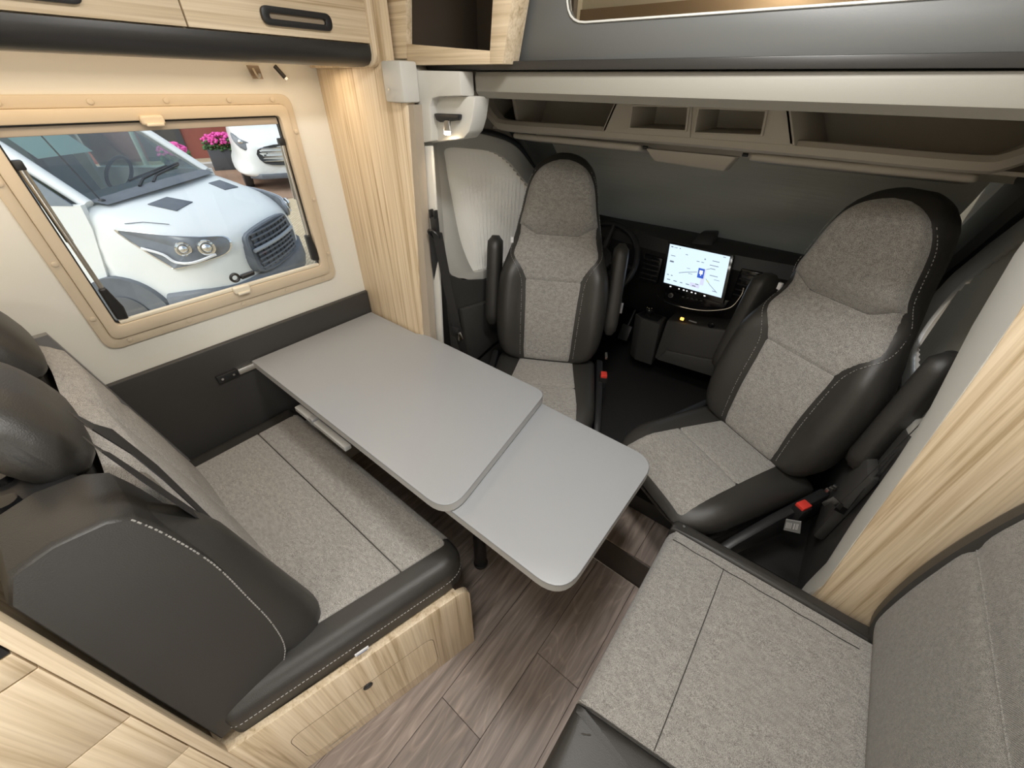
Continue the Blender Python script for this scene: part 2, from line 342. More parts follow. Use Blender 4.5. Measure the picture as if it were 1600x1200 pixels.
clearM = plain('cream_clip', (.74, .68, .55), .35); orgM = emit('amber_light', (1, .5, .08), 3.)
# ------------------------------------------------------------------ the setting
XL, XR, ZC, YB = -1.48, .62, 2.02, -1.30
fl = box('floor', (XL, YB, -.05), (XR, .891, -.004), stepM); setp(fl, 'grey brown oak plank floor of the motorhome', None, None, 'structure')
x = -.4 - 7*.159; col = 0
while x < XR-.01:
    x0, x1 = max(x, XL), min(x+.159, XR)
    jo = {7: .19, 8: .474, 9: .10}.get(col, random.uniform(-.3, .7)); ys = [YB] + [y for y in (jo-.98, jo, jo+.98) if YB+.05 < y < .86] + [.891]
    for y0, y1 in zip(ys[:-1], ys[1:]):
        if x1-x0 < .01: continue
        cx, cy = (x0+x1)/2, (y0+y1)/2
        me_o = box('plank', (x0-cx+.0006, y0-cy+.0006, -.006), (x1-cx-.0006, y1-cy-.0006, 0), plankM, None, bevel=.0008, bseg=1)
        me_o.location = (cx, cy, 0); me_o.parent = fl
    x += .159; col += 1
st = box('floor_step', (-1.12, .893, -.004), (.30, 1.085, .150), stepM, bevel=.002); setp(st, 'dark brown edged step up to the driving cab', None, None, 'structure')
for k, (a, b) in enumerate(((-1.115, -.62), (-.62, -.12), (-.12, .295))):
    o = box('plank', (a-(a+b)/2+.0006, -.094, -.003), (b-(a+b)/2-.0006, .094, .008), plankM, None, bevel=.0008, bseg=1); o.location = ((a+b)/2, .992, .149); o.parent = st
cf = box('cab_floor', (-1.215, 1.087, -.004), (.355, 2.30, .235), dashM, bevel=.004); setp(cf, 'black rubber floor of the driving cab', None, None, 'structure')
def rect(y0, y1, z0, z1): return [(y0, z0), (y1, z0), (y1, z1), (y0, z1)]
wl = frame_plate('wall_left', [(XL, y, z) for y, z in rect(YB, .9, -.004, ZC)], [(XL, y, z) for y, z in rect(.063, .716, .953, 1.447)], (-.04, 0, 0), wallM); setp(wl, 'cream side wall with the opening window', None, None, 'structure')
wr = box('wall_right', (XR, YB, -.004), (XR+.03, 1.0, ZC), wallM); setp(wr, 'cream side wall behind the side sofa', None, None, 'structure')
wb = box('wall_back', (XL, YB-.03, -.004), (XR, YB, ZC), wallM); setp(wb, 'cream rear wall behind the viewer', None, None, 'structure')
ce = box('ceiling', (XL-.04, YB-.03, ZC), (XR+.03, 2.45, ZC+.03), ceilM); setp(ce, 'pale ceiling of the motorhome', None, None, 'structure')
# bed platform above the cab and the alcove behind the anthracite board
bs = box('alcove_floor', (XL, 1.0, 1.505), (XR, 2.42, 1.55), trayM); setp(bs, 'bed platform of the alcove above the cab', None, None, 'structure')
af = box('wall_alcove_front', (XL, 2.42, 1.505), (XR, 2.45, ZC), wallM); setp(af, 'cream front wall of the alcove', None, None, 'structure')
box('lower_panel', (XL, 2.405, 1.55), (XR, 2.42, 1.835), plain('taupe_brown_panel', (.30, .23, .165), .6), af)
al = box('wall_alcove_left', (XL-.04, .9, 1.505), (XL, 2.45, ZC), wallM); setp(al, 'cream left wall of the alcove', None, None, 'structure')
ar = box('wall_alcove_right', (XR, 1.0, 1.505), (XR+.03, 2.45, ZC), wallM); setp(ar, 'cream right wall of the alcove', None, None, 'structure')
# upright wooden panels beside the cab opening
wp = plate('wall_panel_left', [(XL, .86, -.004), (-1.155, .86, -.004), (-1.128, .86, .74), (-1.06, .86, 1.463), (-1.06, .86, 1.50), (-1.125, .86, 1.57), (-1.125, .86, ZC), (XL, .86, ZC)], (0, .03, 0), woodZ, bevel=.001); setp(wp, 'light striped wood panel between window and cab', None, None, 'structure')
plate('edge_strip', [(-1.126, .866, .2), (-1.098, .87, .2), (-1.092, .87, .74), (-1.043, .87, 1.472), (-1.06, .866, 1.472), (-1.128, .866, .74)], (0, .03, 0), taupeM, wp)
wpr = plate('wall_panel_right', [(.345, .90, -.004), (.325, .90, .50), (.293, .90, .88), (.27, .90, 1.17), (.255, .90, 1.30), (.25, .90, 1.50), (XR, .90, 1.50), (XR, .90, -.004)], (0, .03, 0), woodZ, bevel=.001); setp(wpr, 'light striped wood panel between sofa and cab', None, None, 'structure')
cap = [(.345, -.004, .93, .985), (.320, .40, .93, .975), (.325, .50, .91, .985), (.308, .68, .905, .99), (.293, .88, .902, .985), (.281, 1.02, .902, .995), (.268, 1.17, .902, 1.06), (.256, 1.30, .902, 1.08), (.25, 1.50, .902, 1.08)]
loft('edge_cap', [[(x, y0, z), (x-.008, (y0+y1)/2, z), (x-.002, y1, z), (x+.05, y1, z), (x+.05, y0, z)] for x, z, y0, y1 in cap], trimL, wpr, ang=30)

# ------------------------------------------------------------------ window
win = thing('window_1', 'beige framed acrylic window looking out at the white van', None, (XL, .39, .905)); setp(win, kind='structure')
def yz(x): return lambda p: (x, p[0], p[1])
fo = fillet([Vector(p) for p in rect(.035, .748, .902, 1.487)], .035, 6); fi = fillet([Vector(p) for p in rect(.083, .697, .966, 1.434)], .014, 6)
fm = fillet([Vector(p) for p in rect(.058, .725, .930, 1.462)], .022, 6)
frame_plate('outer_frame', [(XL+.010, *p) for p in fo], [(XL+.010, *p) for p in fm], (-.02, 0, 0), frmM, win, bevel=.003)
frame_plate('inner_frame', [(XL+.018, *p) for p in fm], [(XL+.018, *p) for p in fi], (-.038, 0, 0), frmM, win, bevel=.003)
frame_plate('gasket', [(XL+.000, *p) for p in fi], [(XL+.000, *p) for p in fillet([Vector(p) for p in rect(.087, .693, .970, 1.430)], .012, 6)], (-.014, 0, 0), blkM, win)
box('pane', (XL-.018, .066, .956), (XL-.014, .713, 1.444), paneM, win)
box('blind_rail', (XL-.002, .092, .9665), (XL+.014, .690, .977), clearM, win, bevel=.003)
box('fly_screen_rail', (XL-.010, .092, 1.412), (XL+.006, .690, 1.430), taupeM, win, bevel=.002)
for y, z in [(.09, .917), (.24, .917), (.40, .917), (.55, .917), (.69, .917), (.12, 1.474), (.27, 1.474), (.42, 1.474), (.57, 1.474), (.69, 1.474), (.047, 1.0), (.047, 1.15), (.047, 1.33), (.737, 1.0), (.737, 1.19), (.737, 1.39)]:
    cyl('screw_cap', (XL+.010, y, z), (1, 0, 0), .0065, .003, frmM, win, seg=14, bevel=.001)
for (y0, z0, y1, z1) in ((.094, 1.360, .101, 1.02), (.686, 1.365, .683, 1.03)):
    stt = tube('strut', [(XL+.002, y0, z0), (XL+.002, y1, z1)], .0052, aluM, win, 12)
    tube('strut_tube', [(XL+.002, y0, z0-.005), (XL-.008, (y0+y1)/2, (z0+z1)/2)], .0072, aluM, stt, 12)
    box('strut_end', (XL-.010, y0-.009, z0-.010), (XL+.010, y0+.009, z0+.010), blkM, stt, bevel=.003)
    s = 1 if y0 < .4 else -1
    pad('strut_catch', fillet([Vector((y1-.010, z1-.040)), Vector((y1+.014, z1-.046)), Vector((y1+.018, z1-.01)), Vector((y1+.006, z1+.05)), Vector((y1-.010, z1+.05))], .006, 3), 0, .022, .006, 0, lambda a, b, h: (XL-.008+h, a, b), blkM, stt)
lt = pad('latch', fillet([Vector((.425, .990)), Vector((.470, .995)), Vector((.474, 1.008)), Vector((.43, 1.005))], .005, 3), 0, .018, .005, 0, lambda a, b, h: (XL-.012+h, a, b), blkM, win)
frm = torusg((XL-.006, .412, 1.0), (0, 1, 0), (0, 0, 1), .012, .0045, 16, 6); obj('latch_base', *frm, blkM, lt)
for nm, (y0, y1, z0, z1) in (('blind_grip', (.345, .395, 1.424, 1.446)), ('blind_grip', (.385, .435, .958, .982))):
    g = pad(nm, fillet([Vector(p) for p in rect(y0, y1, z0, z1)], .008, 4), 0, .022, .006, 0, lambda a, b, h: (XL+.010+h, a, b), frmM if z0 > 1.2 else clearM, win)
    box('grip_lip', (XL+.026, y0+.006, z0-.002), (XL+.038, y1-.006, z0+.006), frmM if z0 > 1.2 else clearM, g, bevel=.003)

# dark upholstered wainscot along the wall with the table rail on it
up = pad('wall_upholstery', [Vector(p) for p in rect(-.19, .859, .36, .812)], 0, .020, .006, .002, lambda a, b, h: (XL+.0005+h, a, b), uphM); setp(up, 'charcoal leather upholstered panel on the wall under the window', 'wall panel')
rail = thing('table_rail', 'silver aluminium table rail with black end bracket on upholstered wall', 'rail', (XL+.021, .24, .69))
obj('rail', *boxg((XL+.0215, .295, .690), (XL+.036, .83, .712)), aluM, rail, bevel=.003)
br = box('end_bracket', (XL+.0215, .228, .688), (XL+.036, .295, .716), blkM, rail, bevel=.003)
for y in (.242, .278): cyl('screw', (XL+.036, y, .702), (1, 0, 0), .004, .002, chrM, br, 10)

# ------------------------------------------------------------------ overhead cupboard
CX = -1.15
oc = thing('overhead_cupboard', 'light wood overhead cupboard with black slot handles above the window', 'cupboard', (-1.30, .33, 1.555))
box('carcass', (XL+.001, -.60, 1.575), (CX-.020, .838, ZC-.004), woodY, oc)
pts = [(CX-.018, 1.575)]
ep = fillet([Vector(p) for p in ((XL+.002, 1.552), (CX+.006, 1.552), (CX+.006, ZC-.004), (XL+.002, ZC-.004))], [.0, .035, 0, 0], 8)
plate('end_panel', [(p.x, .839, p.y) for p in ep], (0, .019, 0), woodZ, oc, bevel=.001)
for (y0, y1, hy) in ((-.60, .4155, .185), (.4185, .8375, .648)):
    d = box('door', (CX-.018, y0, 1.601), (CX, y1, ZC-.01), woodY, oc, bevel=.0012)
    n = 10; ho = fillet([Vector(p) for p in rect(hy-.083, hy+.083, 1.616, 1.648)], .0155, 6); hi = fillet([Vector(p) for p in rect(hy-.066, hy+.066, 1.627, 1.637)], .005, 6)
    h = frame_plate('handle', [(CX+.010, *p) for p in ho], [(CX+.010, *p) for p in hi], (-.0095, 0, 0), blkM, d, bevel=.002)
    plate('slot', [(CX+.0022, *p) for p in hi], (-.0015, 0, 0), plain('handle_slot_wood', (.30, .24, .17), .5), h)
prof = [(CX-.004, 1.5985), (CX-.003, 1.590), (CX-.003, 1.578), (CX-.008, 1.567), (CX-.020, 1.558), (CX-.045, 1.5535), (CX-.10, 1.553), (CX-.10, 1.574), (CX-.02, 1.5985)]
loft('cove_trim', [[(a, y, b) for a, b in prof] for y in (-.60, .838)], coveM, oc, ang=60)
ls = box('led_strip', (XL+.05, -.5, 1.558), (XL+.10, .80, 1.568), emit('warm_led', (1, .75, .48), 1.5), oc)
def area(name, loc, rot, sx, sy, e, col):
    l = bpy.data.lights.new(name, 'AREA'); l.shape = 'RECTANGLE'; l.size = sx; l.size_y = sy; l.energy = e; l.color = col
    o = bpy.data.objects.new(name, l); COL.objects.link(o); o.location = loc; o.rotation_euler = rot; return o
ledl = area('under_cupboard_light', (XL+.14, .22, 1.549), (0, R(-8), 0), .08, 1.2, 2.2, (1, .80, .58))
hk = thing('blind_hook', 'small steel hook plate hanging under the overhead cupboard', 'hook', (XL+.03, .665, 1.51)); plate('plate', [(XL+.02, .640, 1.552), (XL+.02, .672, 1.552), (XL+.02, .676, 1.522), (XL+.02, .648, 1.522)], (.004, 0, 0), plain('bronze_steel', (.35, .27, .2), .3, metal=1.), hk)
tube('hook', catmull([(XL+.024, .655, 1.545), (XL+.035, .655, 1.53), (XL+.045, .656, 1.526), (XL+.05, .657, 1.534)], 4), .003, aluM, hk)
hk2 = thing('wall_peg', 'short black peg hanging under the overhead cupboard corner', 'hook', (XL+.02, .735, 1.52)); tube('peg', [(XL+.016, .722, 1.553), (XL+.03, .738, 1.525)], .006, blkM, hk2); cyl('peg_cap', (XL+.03, .738, 1.525), (.5, .5, -.9), .0075, .006, chrM, hk2, 12)

# open wooden shelf above the cab corner
sh = thing('open_shelf', 'open light wood shelf niche with dark brown lining above the cab corner', 'shelf', (-.94, .98, 1.557))
plate('stile', [(-1.163, .90, 1.572), (-1.086, .90, 1.572), (-1.061, .90, 1.70), (-1.061, .90, ZC-.004), (-1.135, .90, ZC-.004), (-1.135, .90, 1.70)], (0, .02, 0), woodX, sh, bevel=.001)
plate('bottom_rail', [(-1.086, .90, 1.558), (-.789, .90, 1.558), (-.788, .90, 1.582), (-1.080, .90, 1.602)], (0, .06, 0), woodX, sh, bevel=.001)
plate('stile', [(-.789, .90, 1.558), (-.750, .90, 1.558), (-.715, .90, 1.70), (-.70, .90, ZC-.004), (-.765, .90, ZC-.004), (-.777, .90, 1.67), (-.788, .90, 1.582)], (0, .06, 0), woodX, sh, bevel=.001)
box('lining_bottom', (-1.13, .962, 1.556), (-.76, 1.22, 1.584), brownM, sh); box('lining_back', (-1.13, 1.20, 1.556), (-.76, 1.22, ZC-.004), brownM, sh)
box('lining_side', (-.792, .962, 1.584), (-.775, 1.20, ZC-.004), brownM, sh); box('lining_side', (-1.13, .925, 1.60), (-1.10, 1.20, ZC-.004), brownM, sh)
box('return_panel', (-1.30, .892, 1.52), (-1.166, .915, ZC-.004), woodZ, sh, bevel=.001)

# anthracite guard board of the alcove
gb = thing('alcove_guard_board', 'anthracite board with rounded cut-out in front of the alcove bed', 'board', (-.1, .97, 1.56))
cut = fillet([Vector(p) for p in ((-.812, 1.566), (XR-.005, 1.566), (XR-.005, ZC-.004), (.34, ZC-.004), (.34, 1.627), (-.633, 1.627), (-.633, ZC-.004), (-.74, ZC-.004), (-.772, 1.70))], [0, 0, 0, 0, .05, .05, 0, 0, 0], 6)
plate('board', [(p.x, .972, p.y) for p in cut], (0, .016, 0), boardM, gb, bevel=.001)
edge = [p for p in cut if p.y > 1.6 and -.65 < p.x < .36]
tube('cut_edge', [(p.x, .971, p.y) for p in edge], .0022, plain('pale_edge_band', (.6, .6, .57), .4), gb, 6)
# header beam under it
hb = thing('header_beam', 'pale moulded header beam with black edge strip above the cab', 'beam', (-.13, .97, 1.49))
def hprof(y0): return [(y0, 1.545), (y0-.004, 1.535), (y0-.002, 1.505), (y0+.012, 1.491), (1.10, 1.493), (1.10, 1.547), (y0+.01, 1.547)]
loft('beam', [[(x, y, z) for y, z in hprof(yy)] for x, yy in ((-.884, .955), (-.6, .953), (-.2, .950), (.2, .945), (XR-.002, .94))], trimM, hb, ang=35)
box('edge_strip', (-1.052, .938, 1.548), (XR-.002, 1.10, 1.5645), coveM, hb, bevel=.001)
lp = plate('end_cover', [(-1.075, .90, 1.564), (-1.052, .90, 1.547), (-.889, .90, 1.545), (-.887, .90, 1.495), (-.968, .90, 1.492), (-1.0, .90, 1.486), (-1.01, .90, 1.470), (-1.016, .90, 1.386), (-1.086, .90, 1.374), (-1.078, .90, 1.47)], (0, .05, 0), trimL, hb, bevel=.003)
plate('lamp_housing', [(-.862, .925, 1.495), (-.875, .925, 1.445), (-.890, .925, 1.415), (-.912, .925, 1.398), (-1.055, .925, 1.376), (-1.055, .925, 1.495)], (0, .06, 0), trimL, hb, bevel=.006)
box('corner_box', (-1.126, .842, 1.476), (-1.046, .90, 1.566), trimL, hb, bevel=.006)
tube('corner_screw', [(-1.092, .836, 1.505), (-1.092, .832, 1.505)], .003, chrM, hb)
sl = thing('reading_spot', 'small lit reading spotlight on a black rail at the cab corner', 'lamp', (-.95, .91, 1.44))
plate('rail', [(-1.008, .908, 1.453), (-.908, .908, 1.455), (-.912, .908, 1.441), (-.985, .908, 1.433), (-1.0, .908, 1.437)], (0, .016, 0), blkM, sl, bevel=.004)
hd = cyl('spot_head', (-.943, .898, 1.437), (.20, -.25, -.75), .009, .026, chrM, sl, 14, r2=.012)
cyl('bulb', (-.9368, .8895, 1.4130), (.20, -.25, -.75), .009, .004, emit('warm_bulb', (1, .78, .45), 25.), hd, 14)
sp = bpy.data.lights.new('reading_spot_light', 'SPOT'); sp.energy = 1.2; sp.spot_size = R(110); sp.spot_blend = .8; sp.color = (1, .8, .55); sp.shadow_soft_size = .012
so = bpy.data.objects.new('reading_spot_light', sp); COL.objects.link(so); so.location = (-.934, .886, 1.407); so.rotation_euler = Vector((-.25, .55, -.75)).to_track_quat('-Z', 'Y').to_euler()
col_ = plate('pillar_cover', [(-1.084, .905, 1.368), (-1.026, .905, 1.374), (-1.034, .905, 1.17), (-1.068, .905, .70), (-1.095, .905, .15), (-1.165, .905, .15), (-1.146, .905, .735)], (0, .012, 0), trimL, hb, bevel=.004)

# ------------------------------------------------------------------ cab shell
XA, XB, XM = -1.22, .36, -.43
inn = [(1.13, 1.29), (1.137, 1.333), (1.25, 1.325), (1.42, 1.293), (1.56, 1.209), (1.75, 1.03), (1.75, .84), (1.417, .829), (1.28, .838), (1.238, .865), (1.18, 1.0), (1.145, 1.18)]
outl = [(1.085, 1.33), (1.12, 1.385), (1.29, 1.374), (1.503, 1.325), (1.645, 1.235), (1.88, 1.03), (1.88, .80), (1.347, .79), (1.175, .838), (1.10, .885), (1.085, 1.0), (1.08, 1.2)]
rec = [(.93, 1.29), (.93, 1.504), (1.25, 1.504), (1.45, 1.504), (2.32, 1.504), (2.32, 1.02), (2.32, .10), (1.417, .10), (1.28, .10), (.93, .10), (.93, 1.0), (.93, 1.18)]
def mirx(x): return 2*XM-x
for side, f in (('left', lambda x: x), ('right', mirx)):
    i2 = catmull([Vector((*p, 0)) for p in inn], 4, True); o2 = catmull([Vector((*p, 0)) for p in outl], 4, True)
    r2 = []
    for k in range(12):
        a, b = Vector((*rec[k], 0)), Vector((*rec[(k+1) % 12], 0)); r2 += [a+(b-a)*(j/4) for j in range(4)]
    sgn = 1 if side == 'left' else -1
    wc = frame_plate('wall_cab_'+side, [(f(XA), p.x, p.y) for p in r2], [(f(XA), p.x, p.y) for p in i2], (-.02*sgn, 0, 0), trayM); setp(wc, 'grey %s hand cab wall with the window opening' % side, None, None, 'structure')
    frame_plate('window_surround', [(f(XA+.018), p.x, p.y) for p in o2], [(f(XA+.012), p.x, p.y) for p in i2], (-.014*sgn, 0, 0), trimL, wc, bevel=.003)
    # pleated blind: vertical pleats fanning out from the bottom
    bl = thing('cab_window_blind', '%s pleated blind covering the %s' % (('cream', 'driver door window behind the driver seat') if sgn > 0 else ('shade-darkened', 'front passenger door window behind the right cab seat')), 'blind', (f(XA), 1.4, .84))
    cxm, czm = 1.44, .55; N = 56; V = []; rows = 7
    ctr = sum(i2, Vector())/len(i2)
    def inside_scale(p, s): return ctr+(p-ctr)*s
    # fan grid: top boundary to bottom boundary
    topb = catmull([Vector((1.108, 1.29, 0)), Vector((1.135, 1.345, 0)), Vector((1.25, 1.342, 0)), Vector((1.42, 1.312, 0)), Vector((1.575, 1.225, 0)), Vector((1.75, 1.03, 0))], 6)
    botb = catmull([Vector((1.205, .868, 0)), Vector((1.245, .83, 0)), Vector((1.30, .836, 0)), Vector((1.417, .828, 0)), Vector((1.55, .83, 0)), Vector((1.75, .838, 0))], 6)
    n = len(topb)
    up2 = []
    for k in range(n*2-1):
        if k % 2 == 0: up2.append((topb[k//2], botb[k//2]))
        else: up2.append(((topb[k//2]+topb[k//2+1])/2, (botb[k//2]+botb[k//2+1])/2))
    Fq = []
    m = len(up2)
    for r_ in range(rows):
        s = r_/(rows-1)
        for k, (a, b) in enumerate(up2):
            p = a.lerp(b, s); amp = .009*(1-.7*s)
            V.append((f(XA-.005+(amp if k % 2 else -amp)), p.x, p.y))
    for r_ in range(rows-1):
        for k in range(m-1): Fq.append((r_*m+k, r_*m+k+1, (r_+1)*m+k+1, (r_+1)*m+k))
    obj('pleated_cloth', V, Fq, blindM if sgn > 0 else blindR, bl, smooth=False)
    lo_ = [(.955, .935), (1.06, .915), (1.10, .878), (1.175, .832), (1.347, .784), (1.95, .79), (2.28, .79), (2.28, .24), (.955, .24)]
    dp = plate('door_lining', [(f(XA+.022), *p) for p in lo_], (-.02*sgn, 0, 0), dkM, wc, bevel=.004)
    plate('armrest_ledge', [(f(XA+.055), *p) for p in ((1.12, .72), (1.33, .69), (1.9, .69), (1.9, .50), (1.33, .44), (1.15, .40))], (-.032*sgn, 0, 0), dkM, dp, bevel=.012)
    tube('door_seal', catmull([(f(XA+.02), 1.12, 1.392), (f(XA+.02), 1.29, 1.384), (f(XA+.02), 1.503, 1.335), (f(XA+.02), 1.66, 1.235), (f(XA+.02), 1.90, 1.03)], 5), .009, blkM, wc, 8)
    pc = plate('pillar_trim', [(f(XA+.045), .945, 1.40), (f(XA+.03), 1.075, 1.40), (f(XA+.03), 1.08, 1.23), (f(XA+.03), 1.075, .93), (f(XA+.045), .945, .93)], (-.02*sgn, 0, 0), trimL, wc, bevel=.004)
    box('belt_slot', (f(XA+.033)-.003, .995, 1.17), (f(XA+.033)+.003, 1.03, 1.245), taupeM, pc, bevel=.001)
    # roof side trim from the header to the A-pillar
    rl = loft('a_pillar', [[(f(-1.148), y, z), (f(-1.165), y-.05, z-.03), (f(XA+.004), y-.05, z-.03), (f(XA+.004), y+.06, z+.03), (f(-1.155), y+.05, z+.03)] for y, z in ((1.50, 1.44), (1.60, 1.355), (1.86, 1.135), (2.10, .94), (2.25, .80))], plain('charcoal_pillar_'+side, (.075, .075, .072), .6, bump=.15), wc, ang=40)
fw = box('wall_cab_front', (XA, 2.25, .10), (XB, 2.32, .90), blkM); setp(fw, 'black bulkhead under the dashboard', None, None, 'structure')
hl = box('windscreen_header', (XA, 1.60, 1.345), (XB, 1.64, 1.504), trayM); setp(hl, 'taupe roof lining above the windscreen', None, None, 'structure')
# windscreen glass behind its blind
wn = plate('window_2', [(XA+.02, 1.70, 1.345), (XB-.02, 1.70, 1.345), (XB-.02, 2.20, .92), (XA+.02, 2.20, .92)], (0, .006, .005), paneM, smooth=False); setp(wn, 'windscreen glass behind the drawn grey blind', None, None, 'structure')
wbnd = thing('windscreen_blind', 'dark grey pleated blind drawn across the windscreen behind the dashboard', 'blind', (XM, 2.0, .93))
V = []; Fq = []; nx, nz = 30, 44
for j in range(nz+1):
    s = j/nz
    for i in range(nx+1):
        xx = -1.098+(.255+1.098)*i/nx; bow = .05*(1-((xx-XM)/.68)**2)
        wv = .004*math.sin(s*nz*math.pi)*(.6+.4*math.sin(i*.7+j*.3)) + .004*math.sin(xx*9+s*14)
        V.append((xx, 1.62+.47*s+bow+wv*.6, 1.352-.425*s+wv*.8))
for j in range(nz):
    for i in range(nx): Fq.append((j*(nx+1)+i, j*(nx+1)+i+1, (j+1)*(nx+1)+i+1, (j+1)*(nx+1)+i))
obj('pleated_cloth', V, Fq, blindD, wbnd)
# ------------------------------------------------------------------ overhead console of the cab
oh = thing('overhead_console', 'taupe moulded overhead storage tray above the windscreen', 'console', (XM, 1.42, 1.38))
YL = 1.34
lipc = catmull([(-1.215, YL+.02, 1.50), (-1.205, YL+.01, 1.462), (-1.15, YL, 1.415), (-1.085, YL, 1.400), (-.8, YL, 1.402), (XM, YL, 1.405), (-.1, YL, 1.404), (.15, YL, 1.402), (.212, YL, 1.412), (.262, YL+.01, 1.455), (.285, YL+.02, 1.50)], 4)
rg = []
for i, p in enumerate(lipc):
    t = (lipc[min(i+1, len(lipc)-1)]-lipc[max(i-1, 0)]).normalized(); up_ = Vector((0, 1, 0)).cross(t)*-1
    if up_.z < -.5: up_ = -up_
    up_ = Vector((-t.z, 0, t.x))
    pr = [(-.004, -.017), (-.016, -.010), (-.018, .006), (-.008, .017), (.03, .017), (.03, -.017)]
    rg.append([p+Vector((0, a, 0))+up_*b for a, b in pr])
loft('lip', rg, trayM, oh, ang=35)
box('tray_floor', (-1.18, YL+.02, 1.385), (.32, 1.60, 1.393), trayM, oh)
plate('tray_back', [(-1.20, 1.50, 1.39), (.34, 1.50, 1.39), (.34, 1.56, 1.503), (-1.20, 1.56, 1.503)], (0, .02, 0), trayM, oh)
plate('divider', [(-1.075, YL+.03, 1.395), (-1.075, 1.51, 1.395), (-1.075, 1.55, 1.50), (-1.105, YL+.03, 1.50)], (.014, 0, 0), trayM, oh, bevel=.004)
# centre pod with two open pockets
yf = 1.315
def LP(x, y): p = ony(x, y, yf); return (p.x, p.z)
pod = [LP(940, 206), LP(1242, 228), LP(1233, 150), LP(966, 146)]
h1 = [LP(985, 199), LP(1071, 203), LP(1075, 168), LP(990, 166)]; h2 = [LP(1087, 206), LP(1189, 210), LP(1196, 174), LP(1093, 170)]
mid0, mid1 = LP(1078, 216), LP(1084, 147)
def quad_ring(outer, inner): return outer, inner
pd = frame_plate('pod', [(p[0], yf, p[1]) for p in (pod[0], mid0, mid1, pod[3])], [(p[0], yf, p[1]) for p in h1], (0, .02, 0), trayM, oh, bevel=.004)
frame_plate('pod_front', [(p[0], yf, p[1]) for p in (mid0, pod[1], pod[2], mid1)], [(p[0], yf, p[1]) for p in h2], (0, .02, 0), trayM, pd, bevel=.004)
for h in (h1, h2):
    rings = [[(p[0], yf-.003+d, p[1]) for p in h] for d in (0, .15)]
    cx = sum(p[0] for p in h)/4; cz = sum(p[1] for p in h)/4
    rings[1] = [(cx+(p[0]-cx)*.86, y, cz+(z-cz)*.86) for p, (_, y, z) in zip(h, rings[1])]
    obj('pocket', *rings_mesh(rings, False, True), trayM, pd)
    frame_plate('pocket_rim', [(cx+(p[0]-cx)*1.08, yf-.006, cz+(p[1]-cz)*1.16) for p in h], [(p[0], yf-.006, p[1]) for p in h], (0, .008, 0), trayM, pd, bevel=.002)
plate('pod_side', [(pod[1][0], yf, pod[1][1]), (pod[2][0], yf, pod[2][1]), (pod[2][0]+.05, 1.50, 1.50), (pod[1][0]+.055, 1.50, 1.40)], (-.012, 0, 0), trayM, pd, bevel=.002)
plate('pod_side', [(pod[0][0], yf, pod[0][1]), (pod[3][0], yf, pod[3][1]), (pod[3][0]-.01, 1.50, 1.50), (pod[0][0]-.01, 1.50, 1.40)], (.012, 0, 0), trayM, pd, bevel=.002)
plate('mirror_housing', [ony(1008, 232, 1.37), ony(1150, 245, 1.37), ony(1130, 268, 1.40), ony(1022, 252, 1.40)], (0, .06, -.004), trayM, oh, bevel=.005)
for nm, lab, (xa, ya), (xb, yb) in (('sun_visor', 'taupe sun visor folded up above the driver seat', (803, 214), (1003, 230)), ('sun_visor', 'taupe sun visor folded up above the right cab seat', (1170, 246), (1530, 279))):
    a, b = ony(xa, ya, 1.40), ony(xb, yb, 1.40)
    v = pad(nm, fillet([Vector((a.x, 0)), Vector((b.x, 0)), Vector((b.x, .16)), Vector((a.x, .16))], .02, 4), 0, .018, .008, 0, lambda p, q, h: (p, 1.385+q, (a.z+b.z)/2-.006+h - q*.15), trayM); setp(v, lab, 'sun visor', 'sun visors under the overhead console')
    cyl('hinge', (b.x+.004, 1.40, (a.z+b.z)/2+.004) if xa < 1000 else (a.x-.018, 1.40, (a.z+b.z)/2+.004), (1, 0, 0), .005, .014, blkM, v, 10)

# ------------------------------------------------------------------ dashboard
da = thing('dashboard', 'black dashboard with centre stack and gear lever console', 'dashboard', (XM, 2.1, .3))
def dring(x, bul=0): return [(x, y-bul*k, z) for y, z, k in ((2.24, .925, 0), (2.12, .962, .2), (2.02, .975, .6), (1.965, .955, 1), (1.945, .90, 1), (1.975, .80, 1), (2.0, .70, .8), (2.03, .60, .5), (2.08, .50, .2), (2.24, .46, 0))]
loft('dash_body', [dring(x, b) for x, b in ((XA+.03, -.06), (-1.1, -.02), (-.8, .02), (-.62, .045), (XM, .06), (-.24, .045), (-.05, .02), (.2, -.02), (XB-.03, -.06))], dashM, da, ang=35)
tl, tr, bl_, br_ = ony(1047, 381, 1.865), ony(1141, 401, 1.845), ony(1037, 441, 1.825), ony(1131, 458, 1.805)
ex, ey = (tr-tl), (tl-bl_); nrm = ex.cross(ey).normalized()
if nrm.y > 0: nrm = -nrm
def S(a, b, d=0.): return bl_ + ex*a*(1) + ey*b + nrm*d     # screen coordinates 0..1
sx_, sy_ = ex.length, ey.length
dsp = plate('display', [S(-.05, -.14), S(1.05, -.14), S(1.05, 1.05), S(-.05, 1.05)], -nrm*.022, gloM, da, bevel=.003)
dsc = plate('screen', [S(0, 0, .0008), S(1, 0, .0008), S(1, 1, .0008), S(0, 1, .0008)], -nrm*.0004, emit('screen_pale_blue', (.70, .86, 1.0), 1.05), dsp, smooth=False)
def sq(a0, a1, b0, b1, d=.0014): return [S(a0, b0, d), S(a1, b0, d), S(a1, b1, d), S(a0, b1, d)], [(0, 1, 2, 3)]
grey = emit('screen_grey', (.25, .30, .38), .6); lil = emit('screen_lilac', (.72, .74, .95), .95); blu = emit('screen_blue', (.05, .13, .62), .9); whi = emit('screen_white', (1, 1, 1), 1.1); yel = emit('screen_yellow', (.75, .75, .25), .8)
